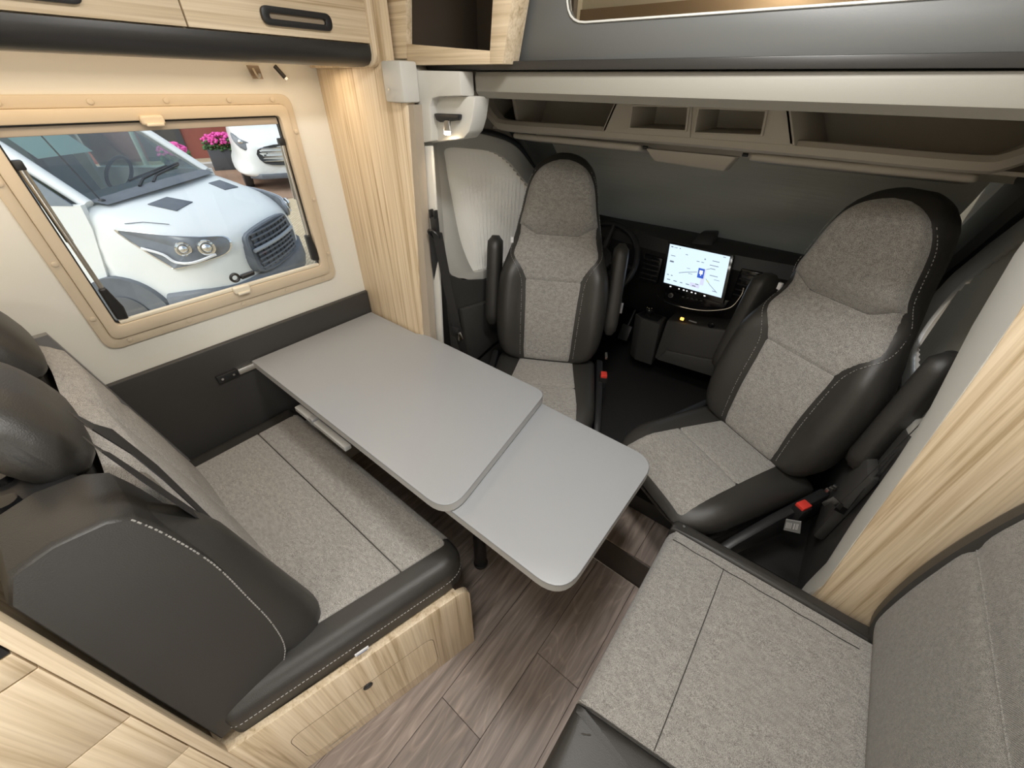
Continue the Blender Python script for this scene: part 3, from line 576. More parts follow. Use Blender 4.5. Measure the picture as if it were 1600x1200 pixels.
bars = [(.03, .07, .93, .955), (.09, .11, .93, .945), (.12, .14, .93, .95), (.18, .2, .93, .95), (.05, .13, .72, .735), (.05, .12, .56, .60), (.3, .34, .82, .835), (.04, .07, .22, .24), (.11, .14, .22, .24), (.05, .11, .10, .12), (.17, .23, .10, .12), (.29, .33, .10, .12), (.39, .45, .10, .12), (.50, .56, .10, .12), (.55, .6, .16, .18), (.75, .86, .81, .825), (.72, .86, .70, .715), (.74, .82, .62, .635), (.75, .88, .46, .475), (.83, .92, .38, .39), (.84, .9, .10, .115), (.9, .94, .95, .965), (.5, .55, .72, .735), (.58, .62, .72, .735), (.36, .42, .50, .51), (.40, .47, .38, .39), (.62, .64, .80, .83)]
stx = obj('screen_text', *merge(*[sq(*b) for b in bars]), grey, dsc, smooth=False)
obj('screen_panel', *merge(sq(.62, .68, .18, .58, .0011), sq(.46, .62, .08, .18, .0011)), lil, dsc, smooth=False)
def line(p, q, w_, d=.0015):
    p, q = Vector(p), Vector(q); n = Vector((-(q-p).y*sy_/sx_, (q-p).x*sx_/sy_)).normalized(); nx_ = Vector((n.x*w_/sx_, n.y*w_/sy_))/1.
    return [S(*(p-nx_), d), S(*(q-nx_), d), S(*(q+nx_), d), S(*(p+nx_), d)], [(0, 1, 2, 3)]
mrd = obj('map_road', *merge(line((.24, .34), (.36, .40), .0012), line((.36, .40), (.54, .47), .0012), line((.68, .58), (.74, .62), .001), line((.7, .36), (.78, .24), .001), line((.78, .24), (.92, .09), .001)), grey, dsc, smooth=False)
obj('map_icon', *sq(.555, .66, .34, .58, .0018), blu, dsc, smooth=False)
mim = obj('map_icon_mark', *merge(sq(.58, .60, .44, .53, .0022), sq(.615, .635, .44, .53, .0022), sq(.58, .635, .46, .49, .0022), sq(.600, .615, .40, .53, .0022)), whi, dsc, smooth=False)
obj('map_arrow', *merge(line((.72, .33), (.76, .28), .002, .0018)), yel, dsc, smooth=False)
sic = obj('screen_icons', *merge(*[sq(a, a+.022 if k % 2 else a+.03, -.075, -.045, .0004) for k, a in enumerate((.12, .28, .36, .42, .5, .57, .72))]), whi, dsp, smooth=False)
plate('display_mount', [tl+Vector((.07, .06, .0)), tr+Vector((-.10, .10, 0)), tr+Vector((-.11, .14, .045)), tl+Vector((.09, .10, .045))], (0, .05, 0), dashM, da, bevel=.006)
# air vents beside the display
for cxp, cyp, wdt in (((1017, 420), 0, 0), ((1168, 445), 1, 0)):
    c = ony(*cxp, 1.91)
    fv = box('air_vent', (c.x-.045, 1.895, c.z-.065), (c.x+.05, 1.925, c.z+.065), gloM, da, bevel=.006)
    for k in range(5): box('vent_blade', (c.x-.038, 1.888, c.z-.05+k*.024), (c.x+.043, 1.897, c.z-.045+k*.024), dashM, fv, bevel=.001)
# heater panel with bright trim
c = ony(1075, 468, 1.88)
hp = plate('climate_panel', [ony(1040, 450, 1.87), ony(1140, 470, 1.87), ony(1128, 490, 1.865), ony(1080, 482, 1.862), ony(1036, 466, 1.87)], (0, .03, 0), gloM, da, bevel=.004)
kn = ony(1049, 461, 1.862); cyl('volume_knob', kn, (0, -1, .2), .011, .012, dashM, hp, 18, bevel=.002); obj('knob_ring', *torusg(kn+Vector((0, -.011, .002)), (1, 0, 0), (0, .2, 1), .010, .0014, 20, 6), chrM, hp)
for k in range(5): box('button', tuple(ony(1066+k*7, 464+k*1.4, 1.868)), tuple(ony(1066+k*7, 464+k*1.4, 1.868)+Vector((.010, -.008, .006))), dkM, hp, bevel=.001)
tube('chrome_trim', catmull([ony(1024, 458, 1.875), ony(1036, 469, 1.865), ony(1060, 478, 1.855), ony(1088, 484, 1.85), ony(1116, 485, 1.852), ony(1142, 480, 1.858), ony(1158, 462, 1.87), ony(1162, 450, 1.878)], 5), .0032, chrM, hp, 8)
# console box with the gear lever
gc = thing('gear_console', 'dark grey console box with round black gear lever under the display', 'console', (-.6, 1.85, .26))
gx = lambda x, y, Y: ony(x, y, Y)
top = [ony(993, 487, 1.83), ony(1012, 470, 1.90), ony(1046, 482, 1.90), ony(1028, 520, 1.80), ony(998, 512, 1.795)]
tp3 = [(p.x, p.y, .60) for p in top]; bt3 = [(p.x*.97-.018, p.y+.05, .33) for p in top]
obj('console_head', *rings_mesh([bt3, tp3]), dkM, gc, bevel=.007)
plate('gaiter_well', [(-.585+(p.x+.585)*.78, 1.845+(p.y-1.845)*.78, .6015) for p in top], (0, 0, -.004), blkM, gc, bevel=.002)
lv = tube('gear_lever', [(-.585, 1.845, .60), (-.580, 1.838, .622)], .012, blkM, gc, 12); V, Fc = ico((-.578, 1.835, .638), (.024, .024, .020), 2); obj('gear_knob', V, Fc, gloM, lv)
kmk = obj('knob_marks', *merge(*[ico((-.578+.011*math.cos(a), 1.829+.009*math.sin(a), .6535-.0005), (.0028, .0028, .0016), 1) for a in (0, 1.2, 2.4, 3.6, 4.8)]), plain('gold_marks', (.8, .7, .4), .4), lv)
plate('console_body', [ony(1042, 500, 1.86), ony(1146, 518, 1.86), ony(1127, 592, 1.83), ony(1022, 560, 1.82)], (0, .14, 0), dkM, gc, bevel=.008)
plate('drawer_lip', [ony(1040, 548, 1.815), ony(1128, 566, 1.815), ony(1124, 592, 1.815), ony(1026, 562, 1.815)], (0, .02, 0), dkM, gc, bevel=.005)
a = ony(1066, 498, 1.855); box('amber_lamp', (a.x-.008, 1.848, a.z-.006), (a.x+.008, 1.858, a.z+.006), orgM, gc, bevel=.002)
a = ony(1082, 502, 1.855); box('printed_mark', (a.x-.016, 1.851, a.z-.002), (a.x+.020, 1.857, a.z+.002), plain('grey_print', (.4, .4, .4), .5), gc)
a = ony(1111, 508, 1.853); cyl('power_socket', (a.x, 1.858, a.z), (0, -1, 0), .014, .008, gloM, gc, 18, bevel=.002)
# lever and pedals left of the console
pk = thing('pedals', 'black pedals below the steering column', 'pedals', (-.85, 2.0, .26))
for x_, dz in ((-.74, 0), (-.86, .02), (-.97, .03)):
    plate('pedal', [(x_-.03, 1.98, .34+dz), (x_+.03, 1.98, .34+dz), (x_+.03, 2.02, .42+dz), (x_-.03, 2.02, .42+dz)], (0, .012, -.006), blkM, pk, bevel=.003); tube('pedal_arm', [(x_, 2.02, .40+dz), (x_, 2.10, .50)], .008, blkM, pk)
# steering wheel
sw = thing('steering_wheel', 'black steering wheel half hidden behind the driver seat', 'steering wheel', (-.87, 1.80, .80))
ca = Vector((0, -.82, .57)).normalized(); sxv = Vector((1, 0, 0)); syv = ca.cross(sxv)*-1; sc_ = Vector((-.87, 1.80, .83))
obj('rim', *torusg(sc_, sxv, syv, .185, .0145, 44, 10), blkM, sw)
obj('hub', *merge(cylg(sc_-ca*.02, ca, .065, .035, 20), cylg(sc_-ca*.14, ca, .035, .12, 14)), dashM, sw, bevel=.004)
for a in (0, math.pi, -math.pi/2): obj('spoke', *tubeg([sc_+(sxv*math.cos(a)+syv*math.sin(a))*.05, sc_+(sxv*math.cos(a)+syv*math.sin(a))*.18], [.018, .012], 8), dashM, sw)
obj('stalk', *tubeg([sc_-ca*.06+sxv*.04, sc_-ca*.05+sxv*.155+syv*.03], .007), blkM, sw)
obj('column_cover', *boxg(tuple(sc_+Vector((-.06, .03, -.14))), tuple(sc_+Vector((.06, .22, -.02)))), dashM, sw, bevel=.015)
kt = thing('key_tag', 'white key tag hanging below the steering column', 'key tag', ony(966, 488, 1.70)); p = ony(966, 478, 1.70)
plate('tag', [ony(968, 473, 1.70), ony(974, 474, 1.70), ony(971, 490, 1.70), ony(965, 489, 1.70)], (0, .004, 0), whtM, kt, bevel=.001); obj('ring', *torusg(ony(970, 469, 1.70), (1, 0, 0), (0, 0, 1), .008, .0012, 16, 5), chrM, kt)

# ------------------------------------------------------------------ cab seats
def interp(tab, v):
    """smooth curve through a table of (v, value)"""
    if v <= tab[0][0]: return tab[0][1]
    for i in range(len(tab)-1):
        (a, x), (b, y) = tab[i], tab[i+1]
        if v <= b:
            sl = (y-x)/(b-a)
            m0 = ((y-tab[i-1][1])/(b-tab[i-1][0])) if i > 0 else sl
            m1 = ((tab[i+2][1]-x)/(tab[i+2][0]-a)) if i+2 < len(tab) else sl*1.6
            t = (v-a)/(b-a); h = b-a
            return (2*t**3-3*t*t+1)*x + (t**3-2*t*t+t)*h*m0 + (3*t*t-2*t**3)*y + (t**3-t*t)*h*m1
    return tab[-1][1]
def sst(a, b, x): t = max(0, min(1, (x-a)/(b-a))); return t*t*(3-2*t)
HW = [(-.02, .12), (.0, .165), (.03, .205), (.1, .230), (.25, .237), (.35, .231), (.42, .212), (.48, .192), (.54, .176), (.62, .155), (.70, .139), (.76, .119), (.785, .102), (.805, .078), (.818, .050), (.825, .022)]
FWt = [(.0, .108), (.30, .118), (.355, .124), (.40, .143), (.45, .176), (.50, .172), (.55, .160), (.62, .142), (.70, .125), (.74, .108), (.77, .084), (.785, .060), (.798, .02)]
TH = [(-.02, .04), (0, .055), (.06, .062), (.45, .058), (.56, .05), (.70, .048), (.79, .040), (.825, .014)]
PE = 3.2
def frontw(u, v):
    f_ = .052*sst(.10, .20, abs(u))*(1-sst(.36, .50, v)) + .012*math.exp(-((v-.18)/.12)**2) + .030*sst(.53, .60, v)*(1-sst(.74, .83, v)) - .010*math.exp(-((v-.515)/.035)**2)
    return f_
def bw(u, v):
    h, t = interp(HW, v), interp(TH, v); q = min(.999, abs(u/h)); return t*(1-q**PE)**(1/PE) + frontw(u, v)
def cab_seat(name, label, loc, facing, tilt):
    rz = math.atan2(facing[1], facing[0]) + math.pi/2          # local -Y is the facing direction
    s = thing(name, label, 'chair', (loc[0], loc[1], .236), rz, 'swivelled cab seats')
    zb = .515-.236; t = R(tilt)
    def B(u, v, w_):   # backrest coordinates to seat-local (x right, -y forward, z up)
        return Vector((u, -(w_*math.cos(t)-v*math.sin(t)) , zb + v*math.cos(t)+w_*math.sin(t)))
    rings = []; K = 40; vs_ = [-.02, -.012, 0, .015, .03, .06] + [.06+.74*k/34 for k in range(1, 35)] + [.804, .808, .812, .815, .818, .8205, .823, .825]
    for v in vs_:
        h, th = interp(HW, v), interp(TH, v); ring = []
        for k in range(K):
            a = 2*math.pi*k/K; c_, s_ = math.cos(a), math.sin(a); e = 2/PE
            u = h*math.copysign(abs(c_)**e, c_); w_ = (th if s_ > 0 else .055)*math.copysign(abs(s_)**e, s_)
            if s_ > 0: w_ += frontw(u, v)*s_**.35
            ring.append(B(u, v, w_-.01))
        rings.append(ring)
    bk = loft('backrest', rings, leaM, s, local=True, ang=70)
    def panel(nm, v0, v1, off=.006, n=36, m=34, parent=None, s0_=0., s1_=0.):
        V, Fc = [], []
        for j in range(n+1):
            for i in range(m+1):
                q = -1+2*i/m; va, vb = v0+s0_*sst(.45, 1, abs(q)), v1+s1_*sst(.45, 1, abs(q)); v = va+(vb-va)*j/n; u = interp(FWt, v)*q
                ed = sst(.88, 1., abs(q)); es = max(1-sst(0, .012, v-va), 1-sst(0, .012, vb-v))
                V.append(B(u, v, bw(u, v)-.01+(off*(1-es)+.0012*es)*(1-ed)-.004*ed))
        for j in range(n):
            for i in range(m): Fc.append((j*(m+1)+i, j*(m+1)+i+1, (j+1)*(m+1)+i+1, (j+1)*(m+1)+i))
        return obj(nm, V, Fc, fabM, parent or bk, local=True, ang=80)
    panel('lower_fabric', .002, .352); panel('middle_fabric', .3525, .530, s1_=.035); panel('head_fabric', .5305, .798, off=.009, s0_=.035)
    for sg in (-1, 1):
        dashes('stitching', [B(sg*(interp(FWt, v)+.010), v, bw(sg*(interp(FWt, v)+.010), v)-.0085) for v in [.02+.74*k/60 for k in range(61)]], threadM, bk, r=.0009, local=True)
    box('side_tag', (-.006, -.004, 0), (.006, .004, .022), whtM, bk, local=True).location = B(-.187, .49, .012)
    # cushion: depth d from the back to the front lip
    D = .45
    def cw(d): return .225*(1-.10*sst(.30, .45, d)) if d < .36 else .225*(1-.10*sst(.30, .45, d))*math.sqrt(max(0, 1-((d-.36)/.10)**2*.62))
    def ctop(u, d): return .028*sst(.11, .20, abs(u))*(1-sst(.30, .44, d)) - .018*sst(.30, .45, d) + .006*math.sin(d*7)
    rings = []; ds = [-.05, -.04, -.02] + [.38*k/14 for k in range(15)] + [.40, .42, .435, .445, .45]
    for d in ds:
        h = cw(max(0, d)); ring = []; th = .052 if d < .40 else .052*math.sqrt(max(.06, 1-((d-.40)/.052)**2)); e = 2/3.0
        if d < 0: th = .052*(1-.5*(d/-.05)**2)
        for k in range(36):
            a = 2*math.pi*k/36; c_, s_ = math.cos(a), math.sin(a)
            u = h*math.copysign(abs(c_)**e, c_); z = th*math.copysign(abs(s_)**e, s_)
            if s_ > 0: z += ctop(u, d)*s_**.35
            ring.append(Vector((u, -d-.02, zb-.055+z)))
        rings.append(ring)
    cu = loft('cushion', rings, leaM, s, local=True, ang=70)
    def czt(u, d):
        h = cw(max(0, d)); th = .052 if d < .40 else .052*math.sqrt(max(.06, 1-((d-.40)/.052)**2)); q = min(.999, abs(u/h))
        return th*(1-q**3)**(1/3) + ctop(u, d)
    def cpanel(nm, d0, d1, w0, w1, n=24, m=30):
        V, Fc = [], []
        for j in range(n+1):
            d = d0+(d1-d0)*j/n
            for i in range(m+1):
                q = -1+2*i/m; u = (w0+(w1-w0)*(d/.43))*q; ed = sst(.9, 1, abs(q)); es = max(1-sst(0, .010, d-d0), 1-sst(0, .010, d1-d))
                V.append(Vector((u, -d-.02, zb-.055+czt(u, d)+(.006*(1-es)+.0012*es)*(1-ed)-.003*ed)))
        for j in range(n):
            for i in range(m): Fc.append((j*(m+1)+i, j*(m+1)+i+1, (j+1)*(m+1)+i+1, (j+1)*(m+1)+i))
        return obj(nm, V, Fc, fabM, cu, local=True, ang=80)
    cpanel('rear_fabric', .005, .205, .125, .160); cpanel('front_fabric', .2055, .428, .125, .160)
    dashes('stitching', [Vector((cw(d)*math.copysign(1, q)*.97, -d-.02, zb-.045)) for q in (1,) for d in [.02+.36*k/40 for k in range(41)]], threadM, cu, r=.0009, local=True)
    # armrests folded up beside the backrest
    for sg in (-1, 1):
        rings = []
        for v in [.13, .135, .15, .18, .25, .32, .40, .46, .49, .505, .512]:
            q = .55+.45*min(1, sst(.13, .16, v)) ; q *= 1-.55*sst(.485, .514, v); rr = []
            for k in range(20):
                a = 2*math.pi*k/20; c_, s_ = math.cos(a), math.sin(a)
                rr.append(B(sg*.266+.031*q*math.copysign(abs(c_)**.6, c_), v, -.030+.056*q*math.copysign(abs(s_)**.6, s_)))
            rings.append(rr)
        am = loft('armrest', rings, leaM, s, local=True, ang=60)
        dashes('stitching', [B(sg*.266+.016*(-sg), v, .018) for v in [.17+.30*k/40 for k in range(41)]], threadM, am, r=.0008, local=True)
        pv = obj('armrest_pivot', *cylg(B(sg*.235, .16, -.05), (1, 0, 0) if sg > 0 else (-1, 0, 0), .022, .03, 16), blkM, s, local=True)
        # sill cover, buckle
        sc2 = plate('side_cover', [(sg*.232, .10, zb-.05), (sg*.232, .04, zb-.015), (sg*.232, -.16, zb-.055), (sg*.232, -.30, zb-.10), (sg*.232, -.40, zb-.155), (sg*.232, -.40, zb-.18), (sg*.232, .02, zb-.16), (sg*.232, .12, zb-.12)], (sg*.03, 0, 0), blkM, s, bevel=.008, local=True)
    bkl = box('belt_buckle', (.245, -.095, zb-.075), (.280, -.055, zb-.018), blkM, s, bevel=.004, local=True); box('release_button', (.249, -.097, zb-.020), (.276, -.060, zb-.006), redM, bkl, bevel=.003, local=True)
    pe = obj('pedestal', *boxg((-.19, -.33, 0), (.19, .12, zb-.17)), blkM, s, local=True, bevel=.012)
    obj('swivel_plate', *boxg((-.21, -.36, zb-.17), (.21, .10, zb-.13)), dashM, s, local=True, bevel=.005)
    obj('slide_rail', *merge(boxg((-.20, -.38, zb-.132), (-.17, .10, zb-.11)), boxg((.17, -.38, zb-.132), (.20, .10, zb-.11))), dashM, s, local=True, bevel=.003)
    obj('slide_bar', *tubeg([(-.16, -.37, zb-.13), (-.16, -.41, zb-.14), (.16, -.41, zb-.14), (.16, -.37, zb-.13)], .006), chrM, s, local=True)
    for k in range(3): box('switch', (.262, -.02+k*.016, zb+.03), (.272, -.012+k*.016, zb+.045), aluM, s, bevel=.001, local=True)
    return s
def place(loc, fd, u0): # shift the seat centre sideways by u0
    f_ = Vector((*fd, 0)).normalized(); u_ = Vector((-f_.y, f_.x, 0)); return (loc[0]+u_.x*u0, loc[1]+u_.y*u0)
for o_ in (stx, mrd, sic, kmk, mim): o_['kind'] = 'stuff'
drv = cab_seat('swivel_chair', 'grey cab seat turned to the table beside the driver door blind', place((-.86, 1.30), (.49, -.87), .035), (.49, -.87), 14)
pas = cab_seat('swivel_chair', 'grey cab seat turned to the table in front of the right wood panel', place((.03, 1.37), (-.5, -.86), .03), (-.5, -.86), 8)
# ------------------------------------------------------------------ belts of the cab
def onpl(x, y, p0, n): d = ray(x, y); n = Vector(n); return CAM + d*((Vector(p0)-CAM).dot(n)/d.dot(n))
bt = thing('seat_belt', 'black seat belt hanging on the pillar beside the driver door blind', 'seat belt', (-1.15, 1.0, .6), group='cab seat belts')
g = ony(678, 352, .892)
bg_ = box('belt_guide', (g.x-.014, .888, g.z-.033), (g.x+.014, .9045, g.z+.026), blkM, bt, bevel=.005); obj('guide_prong', *merge(boxg((g.x-.014, .887, g.z+.02), (g.x-.007, .903, g.z+.047)), boxg((g.x+.006, .887, g.z+.02), (g.x+.013, .903, g.z+.047))), blkM, bg_, bevel=.002)
obj('guide_loop', *torusg((g.x+.002, .886, g.z-.03), (1, 0, 0), (0, -.3, .5), .022, .004, 20, 6), blkM, bg_)
ribbon('webbing', [ony(683, 362, .886), ony(692, 410, .895), ony(702, 460, .915), ony(716, 520, .950), ony(728, 560, .965), ony(735, 600, .98)], (.040, .006, 0), .0015, beltM, bt)
ribbon('webbing', [ony(678, 362, .899), ony(682, 410, .9035), ony(690, 470, .930), ony(697, 530, .975), ony(705, 590, .99)], (.030, .02, 0), .0015, beltM, bt)
tg = plate('belt_tongue', [ony(713, 522, .940), ony(719, 519, .940), ony(723, 530, .940), ony(717, 533, .940)], (0, .003, 0), chrM, bt, bevel=.001); box('tongue_grip', tuple(ony(703, 524, .940)), tuple(ony(716, 514, .940)+Vector((0, .012, 0))), blkM, tg, bevel=.003)
bt2 = thing('seat_belt', 'black seat belt with loose tongue hanging beside the right cab seat', 'seat belt', (.27, 1.1, .6), group='cab seat belts')
ribbon('webbing', [ony(1500, 590, 1.10), ony(1460, 640, 1.10), ony(1400, 700, 1.09), ony(1345, 755, 1.08), ony(1306, 792, 1.07)], (.012, .034, .012), .0015, beltM, bt2)
ribbon('webbing', [ony(1306, 792, 1.075), ony(1322, 800, 1.11), ony(1345, 770, 1.13), ony(1400, 705, 1.15)], (.006, .020, .008), .0015, beltM, bt2)
plate('belt_tongue', [ony(1284, 786, 1.06), ony(1302, 776, 1.06), ony(1318, 790, 1.06), ony(1312, 798, 1.06), ony(1298, 786, 1.06), ony(1288, 792, 1.06)], (0, .004, 0), plain('dark_steel', (.22, .22, .22), .35, metal=1.), bt2, bevel=.001)
lab = thing('care_label', 'small grey printed label by the right cab seat base', 'label', ony(1238, 824, 1.0)); pl0 = [ony(1228, 812, 1.0), ony(1252, 816, 1.0), ony(1250, 834, 1.0), ony(1224, 828, 1.0)]
lp0 = plate('label_cloth', pl0, (0, .003, .001), plain('grey_label', (.16, .16, .16), .8), lab, smooth=False)
obj('print', *merge(*[([pl0[0].lerp(pl0[1], a)+(pl0[3]-pl0[0])*.2+Vector((0, -.001, 0)), pl0[0].lerp(pl0[1], a+w_)+(pl0[3]-pl0[0])*.2+Vector((0, -.001, 0)), pl0[0].lerp(pl0[1], a+w_)+(pl0[3]-pl0[0])*.75+Vector((0, -.001, 0)), pl0[0].lerp(pl0[1], a)+(pl0[3]-pl0[0])*.75+Vector((0, -.001, 0))], [(0, 1, 2, 3)]) for a, w_ in ((.1, .05), (.2, .05), (.3, .05), (.4, .05), (.58, .09), (.74, .05), (.82, .06))]), plain('label_print', (.45, .45, .44), .7), lp0, smooth=False)

# ------------------------------------------------------------------ table
tb = thing('dinette_table', 'grey wall mounted dinette table with rounded corners', 'table', (-.60, .585, 0))
ZT = .72
main = fillet([Vector(p) for p in ((-1.452, .3475), (-.452, .3475), (-.540, .872), (-1.125, .872), (-1.155, .852), (-1.452, .850))], [.003, .062, .045, .01, .01, .003], 8)
def top_slab(name, poly, z0, z1, parent):
    s = pad(name, poly, z0, z1, .0015, 0, lambda a, b, h: (a, b, h), tabM, parent, rb=.0015)
    n = len(poly); e = obj('edging', *rings_mesh([[(p.x, p.y, z) for p in inset([Vector(q) for q in poly], -.0008)] for z in (z0+.001, z1-.0015)], False, False), tabE, s); return s
top_slab('table_top', main, ZT-.026, ZT, tb)
ext = fillet([Vector(p) for p in ((-.86, .372), (-.148, .372), (-.148, .848), (-.86, .848))], [.003, .068, .068, .003], 8)
top_slab('extension_leaf', ext, .665, .690, tb)
rlM = plain('matt_silver', (.42, .42, .41), .5)
obj('cross_rail', *boxg((-1.165, .336, .650), (-1.077, .358, .668)), rlM, tb, bevel=.003)
obj('cross_rail', *boxg((-1.053, .336, .648), (-.88, .358, .666)), rlM, tb, bevel=.003)
obj('rail_joint', *boxg((-1.076, .336, .646), (-1.054, .368, .674)), plain('grey_joint', (.3, .3, .3), .5), tb, bevel=.002)
obj('runner', *boxg((-.86, .56, .640), (-.25, .60, .6645)), blkM, tb, bevel=.003)
lg = cyl('leg', (-.597, .585, .004), (0, 0, 1), .0235, .636, blkM, tb, 24, bevel=.002)
cyl('leg_foot', (-.597, .585, 0), (0, 0, 1), .028, .012, blkM, lg, 24, bevel=.003)

# ------------------------------------------------------------------ bench with belts and headrests (left)
be = thing('dinette_bench', 'grey and charcoal dinette bench facing the table under the window', 'bench', (-1.0, .1, 0))
A_, B_ = Vector((-.428, .368, 0)), Vector((-.590, -.222, 0)); ab = (A_-B_); Lb = ab.length; abn = ab.normalized(); nb = Vector((abn.y, -abn.x, 0))
def AP(s, z, d=0.): return B_ + abn*s + nb*d + Vector((0, 0, z))
def AL(x, y): p = onpl(x, y, B_, nb); return Vector(((p-B_).dot(abn), p.z))
plate('base', [(XL+.022, -.222, 0), (B_.x-.02, -.222, 0), (A_.x-.026, .34, 0), (XL+.022, .34, 0)], (0, 0, .362), woodZ, be)
panel = fillet([Vector((0, 0)), Vector((Lb, 0)), Vector((Lb, .372)), Vector((0, .372))], [0, 0, .045, 0], 8)
sp_ = plate('side_panel', [AP(p.x, p.y) for p in panel], -nb*.018, woodZ, be, bevel=.0015)
q = [AL(455, 1160), AL(675, 991), AL(686, 1040), AL(480, 1192)]
z0, z1 = .055, max(.2, (q[0].y+q[1].y)/2); s0, s1 = q[0].x, (q[1].x+q[2].x)/2
fp = fillet([Vector((s0, z0)), Vector((s1, z0)), Vector((s1, z1)), Vector((s0, z1))], .03, 6)
frame_plate('flap_gap', [AP(p.x, p.y, .0004) for p in inset(fp, -.0018)], [AP(p.x, p.y, .0004) for p in fp], nb*-.002, plain('brown_gap', (.14, .10, .06), .8), sp_)
flp = plate('service_flap', [AP(p.x, p.y, .0008) for p in fp], -nb*.003, woodZ, sp_)
lk = AL(574.6, 1070.8); cyl('push_lock', AP(lk.x, lk.y, .0006), nb, .0125, .004, blkM, flp, 20, bevel=.001); cyl('lock_core', AP(lk.x, lk.y, .0046), nb, .006, .001, dkM, flp, 14)
obj('flap_hinge', *merge(*[([AP(s0+.36*k+.04, .028, .0002), AP(s0+.36*k+.12, .028, .0002), AP(s0+.36*k+.12, .034, .0012), AP(s0+.36*k+.04, .034, .0012)], [(0, 1, 2, 3)]) for k in (0,)]), trimL, sp_)
co = fillet([Vector(p) for p in ((XL+.024, -.185), (B_.x-.008, -.185), (A_.x-.018, .408), (XL+.024, .408))], [.01, .03, .075, .02], 8)
cu = pad('seat_cushion', co, .366, .474, .036, .004, lambda a, b, h: (a, b, h), leaM, be)
def brd(y): return -.624 + (y-.0)*.262     # border between fabric and leather on the aisle side
f1 = fillet([Vector(p) for p in ((-1.378, -.09), (brd(-.09), -.09), (brd(.249), .249), (-1.378, .249))], .006, 3); f2 = fillet([Vector(p) for p in ((-1.378, .2515), (brd(.2515), .2515), (brd(.38), .385), (-1.378, .385))], [.006, .006, .015, .015], 3)
for f_ in (f1, f2): pad('seat_fabric', f_, .462, .481, .006, .006, lambda a, b, h: (a, b, h), fabM, cu)
# rounded fabric front edge
loft('front_fabric', [[(x, .383, .480), (x, .397, .472), (x, .4068, .452), (x, .4095, .42), (x, .4095, .38), (x, .404, .38), (x, .38, .46)] for x in (-1.378, -.545)], fabM, cu, ang=80)
dashes('stitching', [Vector((p.x, p.y, .412)) for p in inset([Vector(v) for v in co], -.0006) if p.x > -.72], threadM, cu, r=.0011)
tgp = AP(.40, .405, -.008); tq0, tq1 = AL(549, 1016).x, AL(571, 1001).x
plate('side_tag', [AP(tq0, .402, -.006), AP(tq1, .402, -.006), AP(tq1, .412, -.006), AP(tq0, .412, -.006)], nb*.003, whtM, cu, smooth=False)
obj('tag_print', *([AP(tq0+.004, .4025, -.0025), AP(tq1-.004, .4025, -.0025), AP(tq1-.004, .405, -.0025), AP(tq0+.004, .405, -.0025)], [(0, 1, 2, 3)]), plain('blue_print', (.08, .16, .5), .6), cu, smooth=False)
# backrest
def yf(z): return .034-.17*(z-.47)
XS = -.604
side = catmull([(-.075, .425, 0), (-.030, .50, 0), (-.019, .613, 0), (-.023, .74, 0), (-.030, .868, 0), (-.050, .98, 0), (-.066, 1.035, 0)], 4) + [Vector(p) for p in ((-.090, 1.052, 0), (-.140, 1.058, 0), (-.182, 1.048, 0), (-.203, 1.01, 0), (-.205, .70, 0), (-.205, .40, 0), (-.12, .40, 0))]
def srings(x, s=1.): 
    cy, cz = -.11, .75; return [(x, cy+(p.x-cy)*s, cz+(p.y-cz)*(1-(1-s)*.35)) for p in side]
def lrings(x): return [(x, p.x-.04 if p.x > -.1 else p.x, min(p.y, .975)) for p in side]
bk = loft('backrest', [lrings(XL+.024), lrings(-.728)], leaM, be, ang=40)
loft('side_shoulder', [srings(-.735, .97), srings(-.727), srings(XS-.012), srings(XS-.003, .99), srings(XS, .965)], leaM, bk, ang=40)
dashes('stitching', [(XS+.0004, p.x-.004, p.y) for p in side[:25] if p.y > .44], threadM, bk, r=.0013)
V, Fq = [], []; m, n = 44, 26
for j in range(n+1):
    z = .462+(1.005-.462)*j/n
    for i in range(m+1):
        xx = -1.452+(-.715+1.452)*i/m
        wob = 0
        for c_ in (-1.27, -.90):
            d_ = (xx-c_)/.17; wob += .016*math.exp(-d_*d_)*(1 if z > .62 else .7)
        cre = -.010*math.exp(-((xx+1.085)/.012)**2) - .006*math.exp(-((z-(.80+.35*(xx+1.35)))/.012)**2)*(1 if xx < -1.18 else 0)
        ed = max(sst(.94, 1, abs(-1+2*i/m)), sst(.93, 1, j/n))
        V.append((xx, yf(z)+wob+cre-.035*ed+.004, z-.01*sst(.9, 1, j/n)))
for j in range(n):
    for i in range(m): Fq.append((j*(m+1)+i, j*(m+1)+i+1, (j+1)*(m+1)+i+1, (j+1)*(m+1)+i))
obj('back_fabric', V, Fq, fabM, bk, ang=80)
loft('wall_piping', [[(XL+.023, yf(z)+.012, z), (XL+.045, yf(z)+.012, z), (XL+.048, yf(z)-.05, z), (XL+.023, yf(z)-.05, z)] for z in (.47, .7, .9, .985, 1.005)], leaL, bk)
rings = []
for z in [.430, .440, .46, .51, .60, .70, .78, .87, .93, .98, 1.005, 1.02]:
    k_ = min(1, .35+.65*sst(.43, .48, z))*(1-.75*sst(.89, 1.025, z)); yc = yf(z)-.028; rr = []
    for a in range(24):
        t_ = 2*math.pi*a/24; c_, s_ = math.cos(t_), math.sin(t_)
        rr.append((-.660+.056*(.75+.25*k_)*math.copysign(abs(c_)**.7, c_), yc+(.062*k_+.008)*math.copysign(abs(s_)**.75, s_), z))
    rings.append(rr)
loft('side_bolster', rings, leaM, bk, ang=70)
